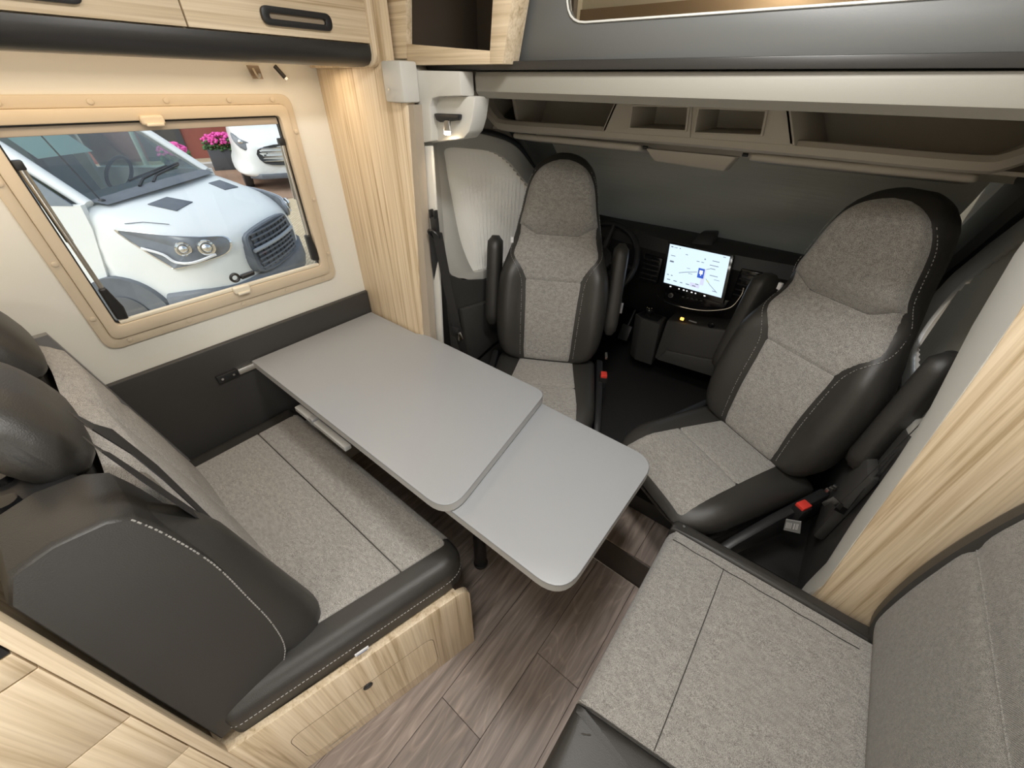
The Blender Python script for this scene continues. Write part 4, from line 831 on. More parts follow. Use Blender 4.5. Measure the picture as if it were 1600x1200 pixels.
for x0, x1 in ((-1.055, -.768), (-1.43, -1.160)):
    rings = []; cx = (x0+x1)/2; hw_ = (x1-x0)/2
    for q_ in [-1, -.985, -.94, -.85, -.6, -.3, 0, .3, .6, .85, .94, .985, 1]:
        k_ = (1-abs(q_)**4.5)**.5*.86+.14 if abs(q_) < 1 else .14; rr = []
        for a in range(26):
            t_ = 2*math.pi*a/26; c_, s_ = math.cos(t_), math.sin(t_)
            yy = .050*k_*math.copysign(abs(c_)**.7, c_); zz = .088*(.35+.65*k_)*math.copysign(abs(s_)**.75, s_)
            rr.append((cx+hw_*q_*(1-.24*max(0, zz/.088)), -.124+yy-(zz)*.28, 1.084+zz+.010*(1-q_*q_)))
        rings.append(rr)
    hr = loft('headrest', rings, leaM, be, ang=70)
    dashes('stitching', [(cx+hw_*.90*s_, -.124+.048*math.sqrt(max(0, 1-s_**6))-.012, 1.040+.02*(1-s_*s_)) for s_ in [-1+2*k/60 for k in range(61)]], threadM, hr, r=.0012)
    for px_ in (-.06, .06): tube('headrest_post', [(cx+px_, -.150, .98), (cx+px_, -.140, 1.06)], .006, chrM, hr, 12)
obj('post_block', *boxg((-.90, -.198, .982), (-.728, -.10, 1.035)), blkM, bk, bevel=.006)
for px_ in (-.76, -.83): cyl('post_sleeve', (px_, -.17, 1.035), (0, 0, 1), .014, .012, gloM, bk, 14)
bp0 = Vector((0, yf(.48)+.030, .48)); bn_ = Vector((0, 1, .17))
def BL(x, y, d=0): return onpl(x, y, bp0+bn_.normalized()*d, bn_)
def strap(name, P, wd, parent):
    W = []
    for i in range(len(P)):
        t_ = (P[min(i+1, len(P)-1)]-P[max(i-1, 0)]).normalized(); W.append(bn_.normalized().cross(t_).normalized()*wd[i])
    return ribbon(name, P, W, .0016, beltM, parent)
sb = thing('bench_seat_belt', 'twisted black seat belt lying diagonally across the bench backrest', 'seat belt', (-1.08, .03, .48))
strap('upper_webbing', [BL(122, 655, -.01), BL(145, 667, .004), BL(190, 690, .004), BL(250, 738, .005), BL(300, 785, .003), BL(344, 826)], [.034, .040, .066, .074, .062, .042], sb)
strap('lower_webbing', [BL(142, 692, -.01), BL(165, 707, .003), BL(215, 742), BL(280, 786), BL(342, 828)], [.026, .028, .032, .034, .034], sb)
p = onz(342, 815, .49); box('belt_anchor', (p.x-.012, p.y-.006, .478), (p.x+.012, p.y+.016, .512), blkM, sb, bevel=.003)
bb = thing('bench_belt_buckle', 'red seat belt buckle tucked at the aisle end of the bench', 'buckle', (-.63, .01, .45)); p = onx(474, 1016, -.628)
b0 = box('housing', (p.x-.010, p.y-.014, p.z-.020), (p.x+.012, p.y+.014, p.z+.004), blkM, bb, bevel=.003); box('release_button', (p.x-.008, p.y-.009, p.z+.002), (p.x+.0135, p.y+.012, p.z+.012), redM, bb, bevel=.002)

# kitchen unit behind the bench
ku = thing('kitchen_unit', 'light wood kitchen drawer unit behind the bench backrest', 'cabinet', (-1.0, -.7, 0)); KX = -.585
box('carcass', (XL+.022, -1.28, 0), (KX-.020, -.2265, 1.02), woodZ, ku); box('front_stile', (KX-.020, -.2263, 0), (KX+.001, -.2085, 1.05), woodZ, ku, bevel=.0015)
for z0, z1 in ((.03, .500), (.503, .6995), (.7025, .9105), (.9135, .957)): box('drawer_front', (KX-.018, -1.28, z0), (KX, -.2285, z1), woodZ, ku, bevel=.0012)
box('control_panel', (KX-.018, -1.28, .960), (KX-.001, -.2285, 1.02), blkM, ku, bevel=.001); box('worktop', (XL+.022, -1.28, 1.022), (KX+.001, -.2275, 1.05), woodX, ku, bevel=.002)

# ------------------------------------------------------------------ side sofa (right)
so_ = thing('side_sofa', 'light grey side sofa with charcoal leather ends against the right wall', 'sofa', (.2, .5, 0))
obj('base', *boxg((-.012, .115, 0), (.60, .862, .355)), woodZ, so_, bevel=.003)
sm = pad('seat_cushion', [Vector(p) for p in [(-.046, .3095), (.05, .3217), (.15, .3345), (.3, .3536), (.55, .385), (.55, .842), (.3, .842), (.1, .842), (-.03, .842), (-.044, .834), (-.046, .82), (-.046, .65), (-.046, .5), (-.046, .4), (-.046, .33), (-.046, .3155)]], .357, .474, .030, .006, lambda a, b, h: (a, b, h), fabM, so_, mask=lambda p: 1. if p.x < -.03 and .315 < p.y < .838 else .12)
tube('seam', [(.113, .333+k*.0119, .4755+.0058*(1-abs(k/40*2-1)**3)) for k in range(41)], .0011, seamM, sm, 6)
tube('seam', [(-.028+k*.0135, .806+.001*math.sin(k), .4768) for k in range(34)], .0012, seamM, sm, 6)
tube('seam', [(-.0455, .309, .37), (-.0455, .309, .445), (-.038, .309, .464), (-.016, .3125, .4745), (.2, .340, .476), (.42, .368, .476)], .0016, seamM, sm, 6)
nl_ = pad('near_leather_end', fillet([Vector(p) for p in ((-.046, .10), (.55, .10), (.55, .3845), (-.046, .3085))], [.075, .01, .004, .004], 8), .357, .474, .034, .003, lambda a, b, h: (a, b, h), leaM, so_, mask=lambda p: .12 if p.y > .30 and p.x > -.03 else (.6 if p.y > .30 else 1.))
dashes('stitching', [(p.x, p.y, .408) for p in inset(fillet([Vector((-.046, .307)), Vector((-.046, .10)), Vector((.50, .10))], [0, .075, 0], 10), -.0008)], threadM, nl_, r=.0012)
tube('pucker', catmull([(-.040, .262, .452), (-.025, .262, .468), (-.008, .268, .4745), (.004, .276, .4755)], 4), [.0012+.0003*(k % 3) for k in range(13)], seamM, nl_, 6)
fl_ = pad('far_leather_end', fillet([Vector(p) for p in ((-.048, .8425), (.46, .8425), (.46, .886), (-.048, .886))], [.004, .004, .004, .03], 6), .357, .477, .014, .001, lambda a, b, h: (a, b, h), leaM, so_)
cyl('button', (-.018, .868, .4775), (0, 0, 1), .004, .0015, leaL, fl_, 12, bevel=.0005)
bp_ = catmull([Vector(v) for v in ((.445, .47, 0), (.424, .52, 0), (.412, .57, 0), (.408, .68, 0), (.410, .78, 0), (.413, .835, 0), (.422, .858, 0), (.419, .90, 0), (.430, .98, 0), (.450, 1.06, 0), (.49, 1.11, 0))], 3) + [Vector((.56, 1.12, 0)), Vector((.612, 1.10, 0)), Vector((.612, .47, 0))]
def prf(y, grow=0., sw=1.): return [(p.x-grow*(1 if p.x < .55 else 0), y, p.y+(grow if p.y > .9 else 0)) for p in bp_]
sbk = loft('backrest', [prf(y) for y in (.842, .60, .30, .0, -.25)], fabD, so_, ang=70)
def prf2(y, grow=0.):
    pts_ = catmull([Vector(v) for v in ((.440, .47, 0), (.418, .53, 0), (.408, .60, 0), (.404, .70, 0), (.407, .80, 0), (.415, .89, 0), (.428, .98, 0), (.45, 1.06, 0), (.49, 1.11, 0))], 3)+[Vector((.56, 1.12, 0)), Vector((.612, 1.10, 0)), Vector((.612, .47, 0))]
    return [(p.x-grow*(1 if p.x < .55 else 0), y, p.y+(grow if p.y > .9 else 0)) for p in pts_]
loft('leather_end', [prf2(.8425, -.004), prf2(.845, .004), prf2(.866, .004), prf2(.876, 0), prf2(.879, -.012)], leaM, sbk, ang=60)
tube('seam', [(.4215, .842-k*.05, .8575) for k in range(21)], .0016, fabD, sbk, 6)
# ------------------------------------------------------------------ ceiling lamps (above the frame)
for lx, ly, e_ in ((-.22, .52, 9.0), (-.12, -.05, 5.5), (-.20, -.85, 3.5)):
    cl = thing('ceiling_lamp', 'round LED ceiling lamp %s' % ('above the dinette table' if e_ == 9.0 else 'above the aisle by the sofa' if e_ == 5.5 else 'above the kitchen aisle'), 'lamp', (lx, ly, ZC-.03), group='ceiling lamps')
    cyl('housing', (lx, ly, ZC-.022), (0, 0, 1), .12, .020, trimL, cl, 32, bevel=.003); cyl('diffuser', (lx, ly, ZC-.028), (0, 0, 1), .105, .006, emit('lamp_diffuser', (1, .9, .76), 6.), cl, 32)
    l = bpy.data.lights.new('ceiling_lamp_light', 'AREA'); l.shape = 'DISK'; l.size = .22; l.energy = e_; l.color = (1, .985, .955); o = bpy.data.objects.new('ceiling_lamp_light', l); COL.objects.link(o); o.location = (lx, ly, ZC-.031)
gl2 = thing('added_fill_bar', 'added vertical fill light bar on the right wall out of view', 'lamp', (XR-.02, -.34, .30))  # unseen fill light added to brighten the bench box and kitchen fronts
obj('fill_bar_case', *boxg((XR-.030, -.40, .30), (XR-.001, -.28, 1.25)), trimL, gl2, bevel=.008)
obj('fill_strip', *boxg((XR-.034, -.39, .32), (XR-.031, -.29, 1.23)), emit('fill_strip_glow', (1, .97, .92), 3.), gl2)
area('added_fill_light', (XR-.036, -.34, .775), (0, R(90), 0), .9, .10, 4.6, (1, .99, .97))
alm = thing('alcove_lamp', 'small warm lamp in the alcove bed', 'lamp', (-.5, 2.38, 1.95)); cyl('housing', (-.5, 2.402, 1.95), (0, -1, 0), .03, .03, trimL, alm, 18); 
l = bpy.data.lights.new('alcove_lamp_light', 'POINT'); l.energy = 5; l.color = (1, .85, .6); l.shadow_soft_size = .03; o = bpy.data.objects.new('alcove_lamp_light', l); COL.objects.link(o); o.location = (-.5, 2.33, 1.95)

# ------------------------------------------------------------------ outside: forecourt
ZG = -.797
gM = brick_mat('tan_herringbone_paving', (.50, .40, .26), (.60, .49, .33), (.30, .24, .17), 4.5)
gr = plate('ground', [(-60, -40, ZG), (50, -40, ZG), (50, 60, ZG), (-60, 60, ZG)], (0, 0, -.1), gM, smooth=False); setp(gr, 'tan brick paving of the forecourt outside the window', None, None, 'structure')
vc = Vector((-.95, .31, 0)).normalized(); vr = Vector((vc.y, -vc.x, 0))
def GP(d, s, z=0.): return Vector((0, 0, ZG+z)) + vc*d + vr*s      # distance along the view through the window, offset to the right
wk = plate('walkway', [GP(11.8, -9), GP(11.8, 2.0), GP(17.6, 4), GP(17.6, -9)], (0, 0, .012), plain('red_brown_asphalt', (.30, .19, .13), .8, var=.2, vscale=2.), smooth=False); setp(wk, 'red brown walkway in front of the shop building', None, None, 'structure')
kb = plate('kerb', [GP(17.6, -9), GP(17.6, 5), GP(18.0, 5), GP(18.0, -9)], (0, 0, .12), plain('pale_kerb_stone', (.55, .53, .50), .8)); setp(kb, 'pale kerb stone along the shop building', None, None, 'structure')
bd = thing('building', 'red painted shop building with dark windows behind the parked vans', 'building', GP(20.2, 0))
box_pts = [GP(20, -10), GP(20, 12), GP(24, 12), GP(24, -10)]
plate('wall', box_pts, (0, 0, 4.2), plain('red_render', (.36, .10, .075), .8, var=.1), bd, smooth=False)
dgl = plain('dark_shop_glass', (.05, .06, .075), .15, var=.3, vscale=3.)
for s0, s1, z0, z1 in ((-5.5, -3.2, .5, 3.2), (.1, 2.6, 1.5, 3.3), (3.0, 6.0, 1.2, 3.3)):
    f_ = plate('window_frame', [GP(19.98, s0, z0), GP(19.98, s1, z0), GP(19.98, s1, z1), GP(19.98, s0, z1)], -vc*.06, plain('grey_blue_frame', (.22, .25, .28), .5), bd, smooth=False)
    plate('pane', [GP(19.9, s0+.08, z0+.08), GP(19.9, s1-.08, z0+.08), GP(19.9, s1-.08, z1-.08), GP(19.9, s0+.08, z1-.08)], -vc*.02, dgl, f_, smooth=False)
plate('door', [GP(19.97, -1.9, 0), GP(19.97, -.7, 0), GP(19.97, -.7, 2.5), GP(19.97, -1.9, 2.5)], -vc*.05, plain('dark_grey_door', (.06, .065, .07), .4), bd, smooth=False)
po = thing('pole', 'white metal pole beside the shop door', 'pole', GP(18.6, -1.9)); cyl('shaft', GP(18.6, -1.9), (0, 0, 1), .07, 3.2, trimL, po, 12); cyl('foot', GP(18.6, -1.9), (0, 0, 1), .12, .06, trimL, po, 12)
pinkM = plain('pink_petals', (.86, .10, .42), .6, var=.35, vscale=12.); leafM = plain('leaf_green', (.07, .16, .05), .7, var=.3, vscale=10.)
def planter(px, py, d, label, wd):
    r_ = ray(px, py); r2 = Vector((r_.x, r_.y, 0)); k = d/r2.length; c = CAM + r_*k
    t = thing('flower_planter', label, 'planter', (c.x, c.y, ZG), group='pink flower planters')
    side_ = Vector((-r2.y, r2.x, 0)).normalized(); dp = r2.normalized()
    hz = c.z-ZG-.22
    b4 = [Vector((c.x, c.y, ZG))+side_*a+dp*b for a, b in ((-wd*.9, -.2), (wd*.9, -.2), (wd*.9, .25), (-wd*.9, .25))]
    plate('box', b4, (0, 0, hz), plain('slate_planter', (.10, .105, .115), .6), t, bevel=.02)
    rnd = random.Random(int(px)); parts, lv_ = [], []
    for k in range(230):
        a = rnd.uniform(-1, 1); e = rnd.uniform(0, math.pi); rr = math.sqrt(1-a*a*.85)
        o_ = side_*(a*wd) + dp*(math.cos(e)*.28*rr) + Vector((0, 0, math.sin(e)*.27*rr-.08)); s = rnd.uniform(.035, .06)
        parts.append(ico(Vector((c.x, c.y, c.z))+o_*rnd.uniform(.85, 1.05), (s, s, s*.7), 1))
    for k in range(120):
        a = rnd.uniform(-1, 1); lv_.append(ico(Vector((c.x, c.y, c.z))+side_*(a*wd)+dp*rnd.uniform(-.24, .2)+Vector((0, 0, rnd.uniform(-.24, .02))), (.06, .06, .04), 1))
    f_ = obj('foliage', *merge(*lv_), leafM, t, smooth=False); b = obj('blossoms', *merge(*parts), pinkM, t, smooth=False); b['kind'] = 'stuff'; f_['kind'] = 'stuff'
planter(270, 236, 15.5, 'pink flower planter just above the white van bonnet', .34)
planter(345, 219, 17.0, 'pink flower planter close to the parked silver motorhome', .50)

# ------------------------------------------------------------------ outside: white van
HV = .693; VO = Vector((-5.213, 1.961, ZG)); hv = Vector((math.cos(HV), math.sin(HV), 0)); rv = Vector((math.sin(HV), -math.cos(HV), 0))
def VP(u, v, z): return VO + hv*u + rv*v + Vector((0, 0, z))
def unv(x, y, ax, val):
    """pixel to van coordinates on the plane u, v or z = val"""
    d = ray(x, y); o = CAM-VO; du, dv, dz = d.dot(hv), d.dot(rv), d.z; ou, ov, oz = o.dot(hv), o.dot(rv), o.z
    k = ((val-ou)/du, (val-ov)/dv, (val-oz)/dz)['uvz'.index(ax)]; return (ou+du*k, ov+dv*k, oz+dz*k)
van = thing('van', 'white van parked outside the window with grey grille and long headlight', 'van', tuple(VO))
paint = plain('white_paint', (.80, .82, .82), .25, var=.01); vblk = plain('van_grey_plastic', (.13, .145, .17), .6, var=.25, vscale=8., bump=.1); vdark = plain('van_black', (.03, .032, .036), .5); vgl = glassy('van_glass', (.80, .92, .88), .16); vin = plain('van_interior_grey', (.17, .18, .19), .8, var=.2)
ST = [(-.05, [(.0, .42), (.62, .42), (.72, .60), (.66, .80), (.46, .95), (.0, .99)]), (-.11, [(.0, .36), (.78, .36), (.86, .60), (.80, .88), (.54, 1.03), (.0, 1.07)]), (-.22, [(.0, .33), (.92, .33), (.96, .62), (.91, .96), (.60, 1.11), (.0, 1.15)]),
      (-.40, [(.0, .33), (1.0, .33), (1.01, .66), (.985, 1.07), (.66, 1.21), (.0, 1.25)]), (-.70, [(.0, .33), (1.02, .33), (1.03, .70), (1.0, 1.15), (.74, 1.30), (.0, 1.34)]), (-1.0, [(.0, .33), (1.03, .33), (1.035, .74), (1.0, 1.22), (.86, 1.38), (.0, 1.43)]), (-1.25, [(.0, .33), (1.03, .33), (1.035, .76), (1.01, 1.24), (.93, 1.40), (.0, 1.43)])]
rings = []
for u, half in ST:
    near = [(half[1][0]*.9, half[1][1]-.01)] + half[1:-1]; ring = near + [half[-1]] + [(-v, z) for v, z in near[::-1]] + [(0, half[1][1]-.01)]
    # smooth the section
    sm_ = catmull([Vector((v, z, 0)) for v, z in ring], 3, True); rings.append([VP(u - .10*(1-(abs(p.x))) * 0 + .10*(1-min(1, (p.x/.8)**2)) * (1 if u > -.2 else .3), p.x, p.y) for p in sm_])
obj('body', *rings_mesh(rings), paint, van, ang=60, sub=1)
# cabin behind the windscreen
for sg in (1, -1):
    tube('a_pillar', [VP(-1.02, sg*.90, 1.38), VP(-1.45, sg*.85, 1.74), VP(-1.95, sg*.78, 2.12)], [.05, .055, .06], paint, van, 10)
    plate('door', [VP(-1.22, sg*1.035, .40), VP(-2.5, sg*1.035, .40), VP(-2.5, sg*1.015, 1.40), VP(-1.0, sg*1.0, 1.40), VP(-1.0, sg*1.02, 1.2)], -rv*sg*.05, paint, van)
    plate('side_window', [VP(-1.06, sg*1.005, 1.395), VP(-2.4, sg*1.005, 1.395), VP(-2.4, sg*.86, 2.0), VP(-1.80, sg*.87, 1.98)], -rv*sg*.012, vgl if sg < 0 else plain('dark_side_glass', (.16, .19, .23), .12, var=.3), van, smooth=False)
    plate('rear_side', [VP(-2.42, sg*1.03, .40), VP(-5.2, sg*1.03, .40), VP(-5.2, sg*.95, 2.3), VP(-2.42, sg*.90, 2.3)], -rv*sg*.05, paint, van)
plate('roof', [VP(-1.92, .80, 2.13), VP(-1.92, -.80, 2.13), VP(-5.2, -.93, 2.35), VP(-5.2, .93, 2.35)], (0, 0, .05), paint, van, bevel=.02)
plate('bulkhead', [VP(-2.7, .98, .4), VP(-2.7, -.98, .4), VP(-2.7, -.80, 2.14), VP(-2.7, .80, 2.14)], hv*-.03, plain('pale_green_lining', (.52, .62, .57), .8), van)
V, Fq = [], []; n = 16
for j in range(n+1):
    t_ = j/n
    for i in range(n+1):
        q = -1+2*i/n; V.append(VP(-1.03-.90*t_+.10*(1-q*q), q*(.88-.11*t_), 1.395+.735*t_))
for j in range(n):
    for i in range(n): Fq.append((j*(n+1)+i, j*(n+1)+i+1, (j+1)*(n+1)+i+1, (j+1)*(n+1)+i))
ws = obj('windscreen', V, Fq, vgl, van)
V, Fq = [], []
for j in range(3):
    for i in range(n+1):
        q = -1+2*i/n; V.append(VP((-.90, -.97, -1.05)[j]+.14*(1-q*q)*(1, .9, .8)[j], q*(.84, .86, .88)[j], (1.372, 1.395, 1.405)[j]+.035*(1-q*q)))
for j in range(2):
    for i in range(n): Fq.append((j*(n+1)+i, j*(n+1)+i+1, (j+1)*(n+1)+i+1, (j+1)*(n+1)+i))
obj('cowl', V, Fq, vblk, van)
plate('dash_top', [VP(-1.10, .84, 1.37), VP(-1.10, -.84, 1.37), VP(-1.55, -.84, 1.36), VP(-1.55, .84, 1.36)], (0, 0, -.3), vin, van, bevel=.03)
for v_ in (.45, -.42):
    st_ = plate('front_seat', [VP(-2.15, v_-.24, .9), VP(-2.15, v_+.24, .9), VP(-2.32, v_+.20, 1.68), VP(-2.32, v_-.20, 1.68)], hv*-.13, vin, van, bevel=.04)
    plate('seat_head', [VP(-2.30, v_-.12, 1.70), VP(-2.30, v_+.12, 1.70), VP(-2.34, v_+.11, 1.92), VP(-2.34, v_-.11, 1.92)], hv*-.1, vin, st_, bevel=.03)
obj('steering_wheel', *torusg(VP(-1.72, -.42, 1.42), rv, (hv*.45+Vector((0, 0, .9))), .19, .018, 30, 8), vdark, van)
pp = plate('window_notice', [VP(-1.42, .70, 1.72), VP(-1.36, .18, 1.72), VP(-1.68, .18, 2.0), VP(-1.74, .66, 2.0)], hv*.003, plain('pale_paper', (.66, .78, .74), .8), van, smooth=False)
# bonnet shut line, vents, wipers, aerial
def top_z(u, v):
    for (u0, h0), (u1, h1) in zip(ST[:-1], ST[1:]):
        if u1 <= u <= u0:
            t_ = (u0-u)/(u0-u1); a, b = h0[-1], h1[-1]; a4, b4 = h0[-2], h1[-2]
            zc = a[1]+(b[1]-a[1])*t_; ve = a4[0]+(b4[0]-a4[0])*t_; ze = a4[1]+(b4[1]-a4[1])*t_; q = min(1, abs(v)/ve); return zc+(ze-zc)*q*q
    return 1.4
for sg in (1, -1):
    pts = [(-.72, sg*.62), (-.50, sg*.58), (-.50, sg*.30), (-.70, sg*.36)]
    vn = plate('bonnet_vent', [VP(u, v, top_z(u, v)+.006) for u, v in pts], (0, 0, .008), vblk, van, bevel=.003); [plate('vent_slat', [VP(-.70+.06*k, sg*.60, top_z(-.7, .5)+.026+k*-.006), VP(-.69+.06*k, sg*.60, top_z(-.7, .5)+.026-k*.006), VP(-.69+.06*k, sg*.36, top_z(-.7, .4)+.028-k*.006), VP(-.70+.06*k, sg*.36, top_z(-.7, .4)+.028-k*.006)], (0, 0, .004), vdark, vn) for k in range(0)]
    tube('wiper', [VP(-.93, sg*.10+.25, 1.44), VP(-1.02, sg*.10+.05, 1.47), VP(-1.07, sg*.1-.42, 1.505)], .012, vdark, van, 6); tube('wiper_blade', [VP(-1.05, sg*.10+.20, 1.475), VP(-1.09, sg*.10-.45, 1.515)], .014, vdark, van, 6)
tube('aerial', [VP(-.98, .80, 1.40), VP(-1.28, .72, 1.98)], .006, vdark, van, 6); obj('aerial_foot', *ico(VP(-.97, .80, 1.395), (.03, .03, .02), 2), vdark, van)
# headlights
lens = glassy('headlight_lens', (.85, .9, .95), .14); hdk = plain('headlight_dark', (.19, .205, .23), .25, var=.3, vscale=10)
for sg in (1, -1):
    outl_ = [(-.10, sg*.72, .885), (-.26, sg*.93, .86), (-.44, sg*1.004, .835), (-.47, sg*1.006, .855), (-.64, sg*1.006, 1.01), (-.80, sg*.990, 1.165), (-.74, sg*.985, 1.175), (-.45, sg*.945, 1.13), (-.20, sg*.83, 1.08), (-.09, sg*.67, 1.04), (-.05, sg*.66, .97)]
    c0 = Vector((-.30, sg*.90, .97)); nn_ = Vector((.55, sg*.75, .25)).normalized()
    loop = catmull([Vector(p) for p in outl_], 3, True)
    def hl_ring(s, d): return [VP(*(c0+(Vector(p)-c0)*s+nn_*(d+.035+.030*(1-s)))) for p in loop]
    hl_ = loft('headlight', [hl_ring(1.04, -.02), hl_ring(1.03, .012), hl_ring(.97, .016), hl_ring(.6, .022), hl_ring(.2, .024)], hdk, van, ang=50)
    loft('chrome_rim', [hl_ring(1.045, .008), hl_ring(1.045, .018), hl_ring(1.0, .022), hl_ring(.985, .016)], chrM, hl_, cap0=False, cap1=False)
    tube('light_guide', [VP(*(Vector(p)+nn_*.085)) for p in catmull([(-.66, sg*1.0, 1.025), (-.50, sg*.99, .965), (-.42, sg*.985, .89), (-.28, sg*.955, .875), (-.14, sg*.80, .905)], 4)], .013, whtM, hl_, 6)
    for (u, v, z, r_) in ((-.17, .845, .985, .062), (-.33, .935, 1.0, .055)):
        cc = VP(u, sg*v, z)+ (hv*nn_.x+rv*nn_.y+Vector((0, 0, nn_.z)))*.065; obj('lamp_bowl', *torusg(cc, hv*-.75+rv*.55*sg, (0, 0, 1), r_, .014, 20, 6), chrM, hl_); obj('lamp_core', *ico(cc, (r_*.75,)*3, 2), chrM, hl_)
# grille with badge-like plain bars, lower bumper, wheel
def GR(v, z, d=0.): return VP(-.045+.10*(1-min(1, (v/.8)**2))-.16*max(0, z-.78)-.05*abs(v)**2+d, v, z)
go = catmull([Vector((v, z, 0)) for v, z in ((-.52, .70), (-.42, .575), (0, .555), (.42, .575), (.52, .70), (.50, .90), (.42, 1.0), (0, 1.035), (-.42, 1.0), (-.50, .90))], 3, True)
gl_ = loft('grille', [[GR(p.x, p.y, -.06) for p in go], [GR(p.x, p.y, .035) for p in go], [GR(p.x*.96, .8+(p.y-.8)*.94, .045) for p in go], [GR(p.x*.92, .8+(p.y-.8)*.90, .03) for p in go]], vblk, van, ang=40)
for z_ in (.62, .67, .72, .77, .875, .93, .98):
    tube('grille_bar', [GR(q*.42, z_, .040) for q in (-1, -.6, -.2, .2, .6, 1)], .011, vblk, gl_, 6)
for q in range(9): tube('grille_upright', [GR(-.40+.1*q, .60, .036), GR(-.40+.1*q, .97, .036)], .009, vdark, gl_, 5)
tube('grille_band', [GR(q*.46, .825, .048) for q in (-1, -.6, -.2, .2, .6, 1)], .022, plain('grey_silver_band', (.32, .35, .39), .4), gl_, 8)
bm_ = []
bpath = [(-.62, 1.045, .58), (-.45, 1.04, .60), (-.28, 1.0, .61), (-.14, .90, .60), (-.03, .70, .57), (.03, .40, .555), (.05, 0, .55)]
bpath = bpath + [(u, -v, z) for u, v, z in bpath[-2::-1]]
for i, (u, v, zt) in enumerate(bpath):
    a_, b_ = bpath[max(0, i-1)], bpath[min(len(bpath)-1, i+1)]; tx, ty = b_[0]-a_[0], b_[1]-a_[1]; L_ = math.hypot(tx, ty); nx_, ny_ = -ty/L_, tx/L_
    bm_.append([VP(u-nx_*.15, v-ny_*.15, .24), VP(u+nx_*.01, v+ny_*.01, .26), VP(u+nx_*.045, v+ny_*.045, .40), VP(u+nx_*.035, v+ny_*.035, zt-.03), VP(u+nx_*.005, v+ny_*.005, zt), VP(u-nx_*.15, v-ny_*.15, zt)])
loft('bumper', bm_, vblk, van, ang=50)
for sg in (1, -1):
    arch = [VP(-1.05+.42*math.cos(a), sg*1.085, .36+.40*math.sin(a)) for a in [math.pi*k/18 for k in range(19)]]
    plate('wheel_arch', arch+[VP(-1.47, sg*1.085, .20), VP(-.63, sg*1.085, .20)], -rv*sg*.07, vblk, van)
    wh = cyl('wheel', VP(-1.05, sg*.86, .36), rv*sg, .35, .19, vdark, van, 32, bevel=.03); cyl('rim', VP(-1.05, sg*1.09, .36), rv*sg, .21, .01, plain('grey_rim', (.10, .105, .115), .5), wh, 24, bevel=.003)
tube('shut_line', [VP(-.74, .955, 1.235), VP(-.62, .89, 1.235), VP(-.45, .81, 1.195)], .003, vblk, van, 5)

# second vehicle: silver-white motorhome front
MO = GP(11.6, 1.5); h2 = Vector((.93, -.30, 0)).normalized()
p1 = onz(392, 272, ZG+.42); 
r2v = Vector((h2.y, -h2.x, 0))
MO = Vector((p1.x, p1.y, ZG)) - r2v*.92 + h2*.10
def MP(u, v, z): return MO + h2*u + r2v*v + Vector((0, 0, z))
mh = thing('motorhome', 'silver white motorhome front parked behind the van', 'motorhome', tuple(MO))
silv = plain('silver_paint', (.62, .64, .66), .25, var=.02)
S2 = [(.06, [(.60, .36), (.68, .60), (.62, .85), (.45, 1.0)]), (-.08, [(.82, .32), (.88, .62), (.82, .98), (.6, 1.12)]), (-.35, [(1.0, .32), (1.02, .68), (.98, 1.15), (.7, 1.30)]), (-.8, [(1.06, .32), (1.08, .8), (1.05, 1.35), (.85, 1.48)]), (-3.5, [(1.08, .32), (1.1, .8), (1.06, 1.4), (.9, 1.5)])]
rings = []
for u, half in S2:
    ring = half+[(-v, z) for v, z in half[::-1]]; sm_ = catmull([Vector((v, z, 0)) for v, z in ring], 3, True); rings.append([MP(u+.1*(1-min(1, p.x*p.x)), p.x, p.y) for p in sm_])
obj('body', *rings_mesh(rings), paint, mh, ang=60, sub=1)
plate('windscreen', [MP(-.75, .92, 1.5), MP(-.75, -.92, 1.5), MP(-1.3, -.88, 2.25), MP(-1.3, .88, 2.25)], h2*-.03, plain('dark_screen_glass', (.12, .15, .19), .1, var=.3), mh, bevel=.01)
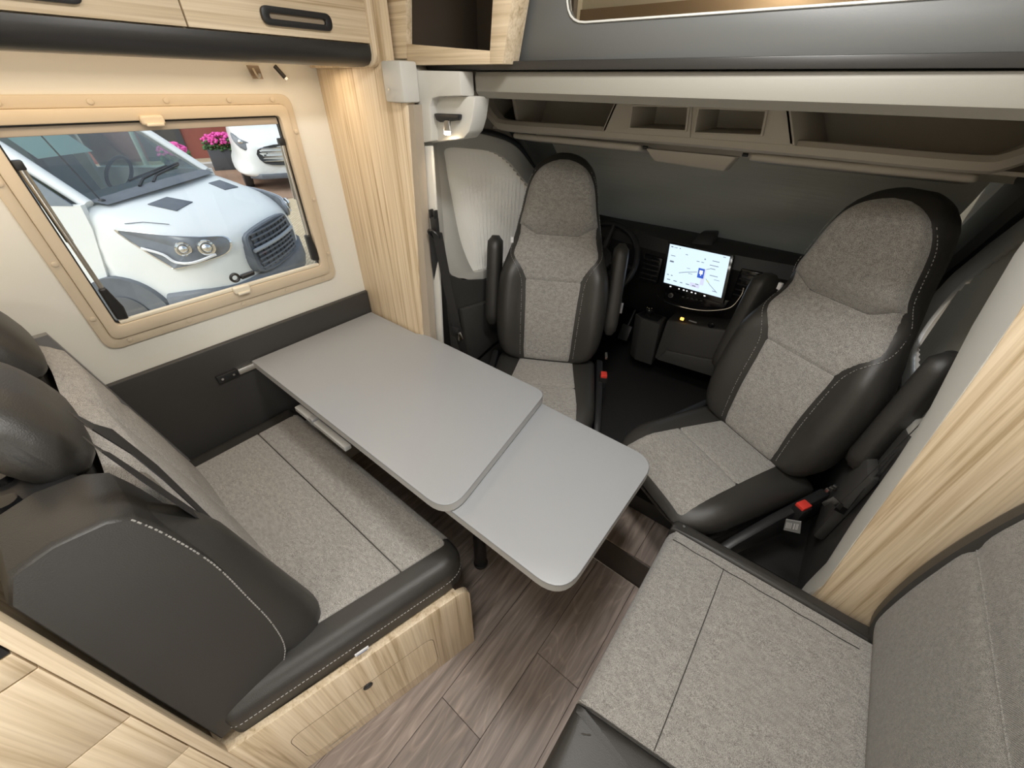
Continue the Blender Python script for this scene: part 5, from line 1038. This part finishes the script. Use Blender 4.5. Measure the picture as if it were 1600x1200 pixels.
plate('overcab', [MP(-1.25, 1.05, 2.25), MP(-1.25, -1.05, 2.25), MP(-4, -1.05, 2.3), MP(-4, 1.05, 2.3)], (0, 0, .7), paint, mh, bevel=.08, bseg=3)
for sg in (1, -1):
    lp_ = catmull([Vector(p) for p in ((-.05, sg*.60, 1.0), (-.12, sg*.86, .93), (-.30, sg*1.02, 1.10), (-.45, sg*1.02, 1.28), (-.25, sg*.92, 1.18), (-.1, sg*.75, 1.1))], 3, True); c0 = Vector((-.2, sg*.88, 1.1)); n2_ = Vector((.7, sg*.6, .3)).normalized()
    hl2 = loft('headlight', [[MP(*(c0+(p-c0)*s+n2_*d)) for p in lp_] for s, d in ((1.0, -.02), (1.0, .03), (.9, .045), (.4, .06))], hdk, mh, ang=50); obj('lamp_core', *ico(MP(*(c0+n2_*.03)), (.07, .07, .06), 2), chrM, hl2)
    fl2 = cyl('fog_lamp', MP(.02-.14, sg*.74, .52), h2+r2v*sg*.5, .085, .06, vdark, mh, 18); obj('fog_core', *ico(MP(.03-.1, sg*.75, .52), (.05, .05, .05), 2), chrM, fl2)
gpts = catmull([Vector(p) for p in ((-.55, .66, 0), (0, .60, 0), (.55, .66, 0), (.62, .95, 0), (0, 1.06, 0), (-.62, .95, 0))], 3, True)
g2 = loft('grille', [[MP(.12+d-.2*(p.x*s)**2-.12*max(0, p.y-.8), p.x*s, .82+(p.y-.82)*s) for p in gpts] for s, d in ((1, -.06), (1, .05), (.92, .03))], vdark, mh, ang=40)
for z_ in (.70, .80, .90, .98): tube('grille_bar', [MP(.17-.2*(q*.55)**2-.12*max(0, z_-.8), q*.55, z_) for q in (-1, -.5, 0, .5, 1)], .016, chrM, g2, 6)
plate('bumper', [MP(.10, .7, .30), MP(.16, 0, .30), MP(.10, -.7, .30), MP(-.2, -.95, .30), MP(-.2, .95, .30)], (0, 0, .12), vblk, mh, bevel=.02)
for sg in (1, -1): wh = cyl('wheel', MP(-.95, sg*.88, .34), r2v*sg, .34, .2, vdark, mh, 28, bevel=.03)
